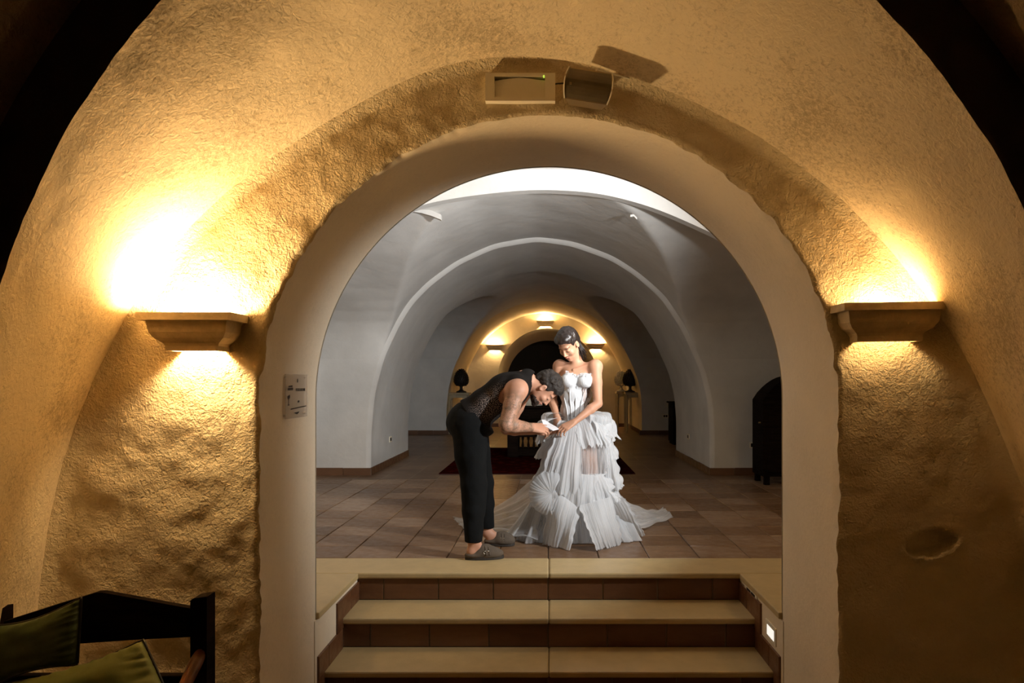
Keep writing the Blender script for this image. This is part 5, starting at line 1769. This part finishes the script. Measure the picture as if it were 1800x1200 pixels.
xc, yc = W(1011, 0, 5.15).x, 5.16
def interp(z, zs, rs_):
    return np.interp(z, zs[::-1], rs_[::-1])
zz_ = [EYE + (672 - y) * 5.12 / 1200 for y in (728, 745, 775, 800, 830, 860, 890, 915, 940, 952)]
rl_ = [0.10, 0.13, 0.20, 0.235, 0.25, 0.28, 0.33, 0.37, 0.41, 0.42]
rr_ = [0.10, 0.14, 0.235, 0.27, 0.29, 0.315, 0.35, 0.38, 0.43, 0.46]
rf_ = [0.09, 0.11, 0.16, 0.17, 0.18, 0.18, 0.17, 0.16, 0.15, 0.15]
rb_ = [0.10, 0.14, 0.22, 0.27, 0.32, 0.37, 0.43, 0.48, 0.54, 0.58]
def rad(a, z):
    c_, s_ = math.cos(a), math.sin(a)
    rx = interp(z, zz_, rr_) if c_ > 0 else interp(z, zz_, rl_)
    ry = interp(z, zz_, rb_) if s_ > 0 else interp(z, zz_, rf_)
    return rx, ry
def skirt_fn(u, v, ztop=zz_[0], zbot=0.006):
    a = -math.pi / 2 + 2 * math.pi * u
    z = ztop + (zbot - ztop) * v
    rx, ry = rad(a, z)
    cu, su = math.cos(2 * math.pi * u), math.sin(2 * math.pi * u)
    pl = 1 + (0.02 + 0.10 * v) * nz1(cu * 7 + 3, su * 7, v * 1.2) + (0.01 + 0.035 * v) * nz1(cu * 17, su * 17, v * 1.5)
    return (xc + rx * pl * math.cos(a), yc + ry * pl * math.sin(a), z)
sheet('skirt', skirt_fn, 420, 60, M['tulle_sheer'], bod)

def ruffle(name, a0, a1, zt, zb, grow, puff, waves, mat, seed, jag=0.02, top_in=0.0, dz=0.0, nu=260, nv=22):
    """flared strip round the skirt between azimuths a0..a1 (degrees, -90 faces the lens)"""
    ph0 = seed * 1.7
    def fn(u, v):
        a = math.radians(a0 + (a1 - a0) * u)
        zb_ = zb(u) if callable(zb) else zb; zt_ = zt(u) if callable(zt) else zt
        z = zt_ + (zb_ - zt_) * v + jag * v * nz1(u * 22 + ph0, 0, seed) + jag * 0.5 * v * nz1(u * 90, 1, seed)
        rx, ry = rad(a, zt_ + (zb_ - zt_) * v)
        rx0, ry0 = rad(a, zt_)
        rx, ry = max(rx, rx0), max(ry, ry0)
        g = grow * (v ** 0.8) + puff * math.sin(math.pi * min(1, v * 1.15)) - top_in * (1 - v)
        wv = (0.10 + 0.9 * v) * (0.060 * nz1(u * waves * 1.1, v * 0.9, seed) + 0.022 * nz1(u * waves * 2.7, v * 0.8, seed + 3) + 0.005 * nz1(u * waves * 8, v * 0.5, seed + 5))
        z += dz * math.sin(math.pi * v) 
        return (xc + (rx + g + wv) * math.cos(a), yc + (ry + g + wv) * math.sin(a), max(z, 0.004))
    return sheet(name, fn, nu, nv, mat, bod)
zp = lambda y, d=5.1: EYE + (672 - y) * d / 1200
def lining_fn(u, v):
    x, y, z = skirt_fn(u, v, zp(845), 0.006)
    return (xc + (x - xc) * 0.93, yc + (y - yc) * 0.93, z)
sheet('skirt_lining', lining_fn, 260, 24, M['tulle_thick'], bod)
# peplum, standing out from the waist, over the sides and back
ruffle('ruffle', -62, 218, zp(733), lambda u: zp(776) + 0.02 * math.sin(6 * u), 0.10, 0.075, 15, M['tulle_thick'], 1, 0.03, 0.02, 0.05, 320)
ruffle('ruffle', -66, 212, zp(727), lambda u: zp(758), 0.105, 0.085, 13, M['tulle_mid'], 2, 0.03, 0.03, 0.055, 300)
# second and third tier, open in front where the leg shows
ruffle('ruffle', -42, 246, zp(770), zp(806), 0.045, 0.02, 16, M['tulle_thick'], 3, 0.03)
ruffle('ruffle', -74, 246, zp(829), zp(858), 0.045, 0.035, 16, M['tulle_thick'], 4, 0.03)
ruffle('ruffle', -45, 240, zp(800), zp(836), 0.02, 0.01, 18, M['tulle_mid'], 5, 0.03)
ruffle('ruffle', -38, 225, zp(850), 0.006, 0.02, 0.0, 22, M['tulle_mid'], 6, 0.0)
ruffle('ruffle', 20, 200, zp(880), 0.006, 0.10, 0.0, 20, M['tulle_mid'], 8, 0.0)

def panel(name, tl_, tr_, bl, br, dt, db, bulge, waves, mat, seed, jag=0.012, drop=0.0, nu=110, nv=46, fan=0.0):
    """a falling length of tulle given by its four corners as seen from the front"""
    A, B = W(*tl_, dt), W(*tr_, dt)
    def ground(p):
        if db is None:
            d_ = 1200 * EYE / (p[1] - 672); return W(p[0], p[1] - 1.5, d_)
        return W(*p, db)
    C_, D_ = ground(bl), ground(br)
    def fn(u, v):
        e = A.lerp(B, u); g = C_.lerp(D_, u)
        p = e.lerp(g, v)
        side = (B - A).normalized()
        b_ = bulge * math.sin(math.pi * min(v * 0.9 + 0.05, 1)) * (0.5 + 0.5 * math.sin(math.pi * u))
        wv = (0.15 + v) * (0.032 * nz1(u * waves * 0.55, v * 1.1, seed) + 0.010 * nz1(u * waves * 1.7, v * 0.9, seed + 2) + 0.003 * nz1(u * waves * 5, v * 0.7, seed + 6))
        p = p + Vector((0.008 * nz1(v * 4, u * 3, seed + 4), -b_ - wv, 0))
        p = p + (D_ - C_).normalized() * (jag * 1.5 * nz1(v * 6, 3 * round(u), seed) * (2 * u - 1) ** 4)
        p.z += -drop * math.sin(math.pi * u) * v + jag * (1.6 * nz1(u * 5, 0.7, seed) + 1.2 * nz1(u * 16, 0.3, seed) + 0.6 * nz1(u * 60, 0.3, seed)) * v ** 4
        p.z = max(p.z, 0.004 + 0.002 * (nz1(u * 9, v, seed) + 1))
        return tuple(p)
    return sheet(name, fn, nu, nv, mat, bod)
# drapes of the front
panel('skirt_panel', (1008, 733), (1050, 728), (1016, 782), (1078, 779), 5.02, 4.93, 0.03, 7, M['tulle_thick'], 31, 0.03)
panel('skirt_panel', (984, 738), (1012, 742), (950, 835), (985, 852), 5.00, 4.93, 0.05, 7, M['tulle_thick'], 11)
panel('skirt_panel', (996, 746), (1022, 750), (966, 868), (1022, 870), 4.98, 4.90, 0.05, 8, M['tulle_thick'], 12)
panel('skirt_panel', (1058, 762), (1076, 770), (1062, 868), (1094, 860), 5.03, 5.0, 0.03, 6, M['tulle_mid'], 19)
panel('skirt_panel', (1016, 756), (1070, 762), (1019, 836), (1068, 834), 4.99, 4.96, 0.02, 12, M['tulle_sheer'], 13)
panel('skirt_panel', (1018, 836), (1066, 832), (1022, 890), (1092, 884), 4.95, 4.92, 0.03, 7, M['tulle_thick'], 14, 0.03)
panel('skirt_panel', (985, 828), (1050, 836), (962, 905), (1050, 905), 4.93, 4.90, 0.02, 9, M['tulle_thick'], 20, 0.03)
# three long flares reaching the floor
panel('skirt_panel', (968, 858), (1021, 893), (952, 957), (1001, 968), 4.90, None, 0.06, 7, M['tulle_thick'], 15, 0.012, 0.0)
panel('skirt_panel', (1019, 888), (1074, 872), (1047, 971), (1097, 957), 4.88, None, 0.06, 7, M['tulle_thick'], 16, 0.02, 0.0)
panel('skirt_panel', (1052, 868), (1100, 876), (1086, 942), (1134, 944), 4.96, None, 0.05, 7, M['tulle_thick'], 17, 0.02, 0.0)
panel('skirt_panel', (936, 872), (976, 862), (911, 932), (955, 952), 4.99, None, 0.05, 7, M['tulle_mid'], 18, 0.02, 0.0)
# round pleated fan on the left
FC = W(970, 868, 4.90)
def fan_fn(u, v):
    a = math.radians(62 + 205 * u)
    r = v * (0.165 + 0.008 * nz1(u * 12, 0, 3))
    w_ = v * (0.0015 * math.sin(2 * math.pi * 17 * u + 6 * nz1(u * 9, v * 0.4, 1)) + 0.008 * nz1(u * 30, v * 0.5, 2) + 0.012 * nz1(u * 6, v * 0.8, 4))
    return (FC.x + r * math.cos(a), FC.y - 0.055 * math.sin(math.pi * v * 0.8) - w_ + 0.05 * v, FC.z + r * math.sin(a) * 0.98)
sheet('pleated_fan', fan_fn, 260, 30, M['tulle_mid'], bod)
# train: two low sheets on the floor
def train_fn(side):
    if side < 0:
        A, B = (936, 846), (946, 945); C_, D_ = (795, 912), (816, 933)
    else:
        A, B = (1085, 872), (1105, 925); C_, D_ = (1166, 895), (1184, 911)
    a = W(*A, 5.35 if side < 0 else 5.3); b_ = W(*B, 4.95 if side < 0 else 5.15); b_.z = 0.03
    cc = W(C_[0], C_[1], 5.95 if side < 0 else 6.2); dd = W(D_[0], D_[1], 5.45 if side < 0 else 5.85)
    cc.z = 0.03; dd.z = 0.01
    k_ = 1200 * EYE / (C_[1] - 672); cc = W(C_[0], C_[1], k_ * 0.985)
    k_ = 1200 * EYE / (D_[1] - 672); dd = W(D_[0], D_[1], k_ * 0.99)
    def fn(u, v):
        p = a.lerp(b_, u).lerp(cc.lerp(dd, u), v)
        sag = (a.z - 0.03) * (1 - u) * (max(0, 1 - v * 1.15) ** 1.5 - (1 - v))
        wv = 0.012 * (1 - 0.3 * v) * math.sin(2 * math.pi * 6 * u + 3 * nz1(v * 3, u * 4, 8)) + 0.02 * nz1(v * 5, u * 5, 3)
        e = 0.03 * nz1(u * 8, 1, side) * v ** 3
        return (p.x + e, p.y + 0.03 * nz1(v * 4, u * 2, 5), max(0.006, p.z + sag + wv + 0.018))
    return fn
sheet('train', train_fn(-1), 90, 70, M['tulle_train'], bod)
sheet('train', train_fn(1), 70, 60, M['tulle_mid'], bod)

# ================================================================== the small white card between their hands
cd = empty('folded_card', W(972, 753, 4.87), 'small folded white card held between the man and the bride', 'card')
bm = bmesh.new()
Pq = [W(955, 747, 4.80), W(966, 744, 4.95), W(984, 754, 4.93), W(972, 757, 4.80)]
up_ = Vector((0, 0, 0.0035))
lo_ = [bm.verts.new(p) for p in Pq]; hi_ = [bm.verts.new(p + up_) for p in Pq]
bm.faces.new(list(reversed(lo_))); bm.faces.new(hi_)
for i in range(4): bm.faces.new((lo_[i], lo_[(i + 1) % 4], hi_[(i + 1) % 4], hi_[i]))
bmesh.ops.recalc_face_normals(bm, faces=bm.faces)
M['card'] = simple('white_card', (0.78, 0.79, 0.82), 0.4, var=0.02)
from_bm('card_leaf', bm, M['card'], cd)
bm = bmesh.new()
Pq = [W(952, 738, 4.83), W(958, 738, 4.95), W(966, 744, 4.95), W(955, 747, 4.80)]
lo_ = [bm.verts.new(p) for p in Pq]; hi_ = [bm.verts.new(p + up_) for p in Pq]
bm.faces.new(list(reversed(lo_))); bm.faces.new(hi_)
for i in range(4): bm.faces.new((lo_[i], lo_[(i + 1) % 4], hi_[(i + 1) % 4], hi_[i]))
bmesh.ops.recalc_face_normals(bm, faces=bm.faces)
from_bm('card_flap', bm, M['card'], cd)
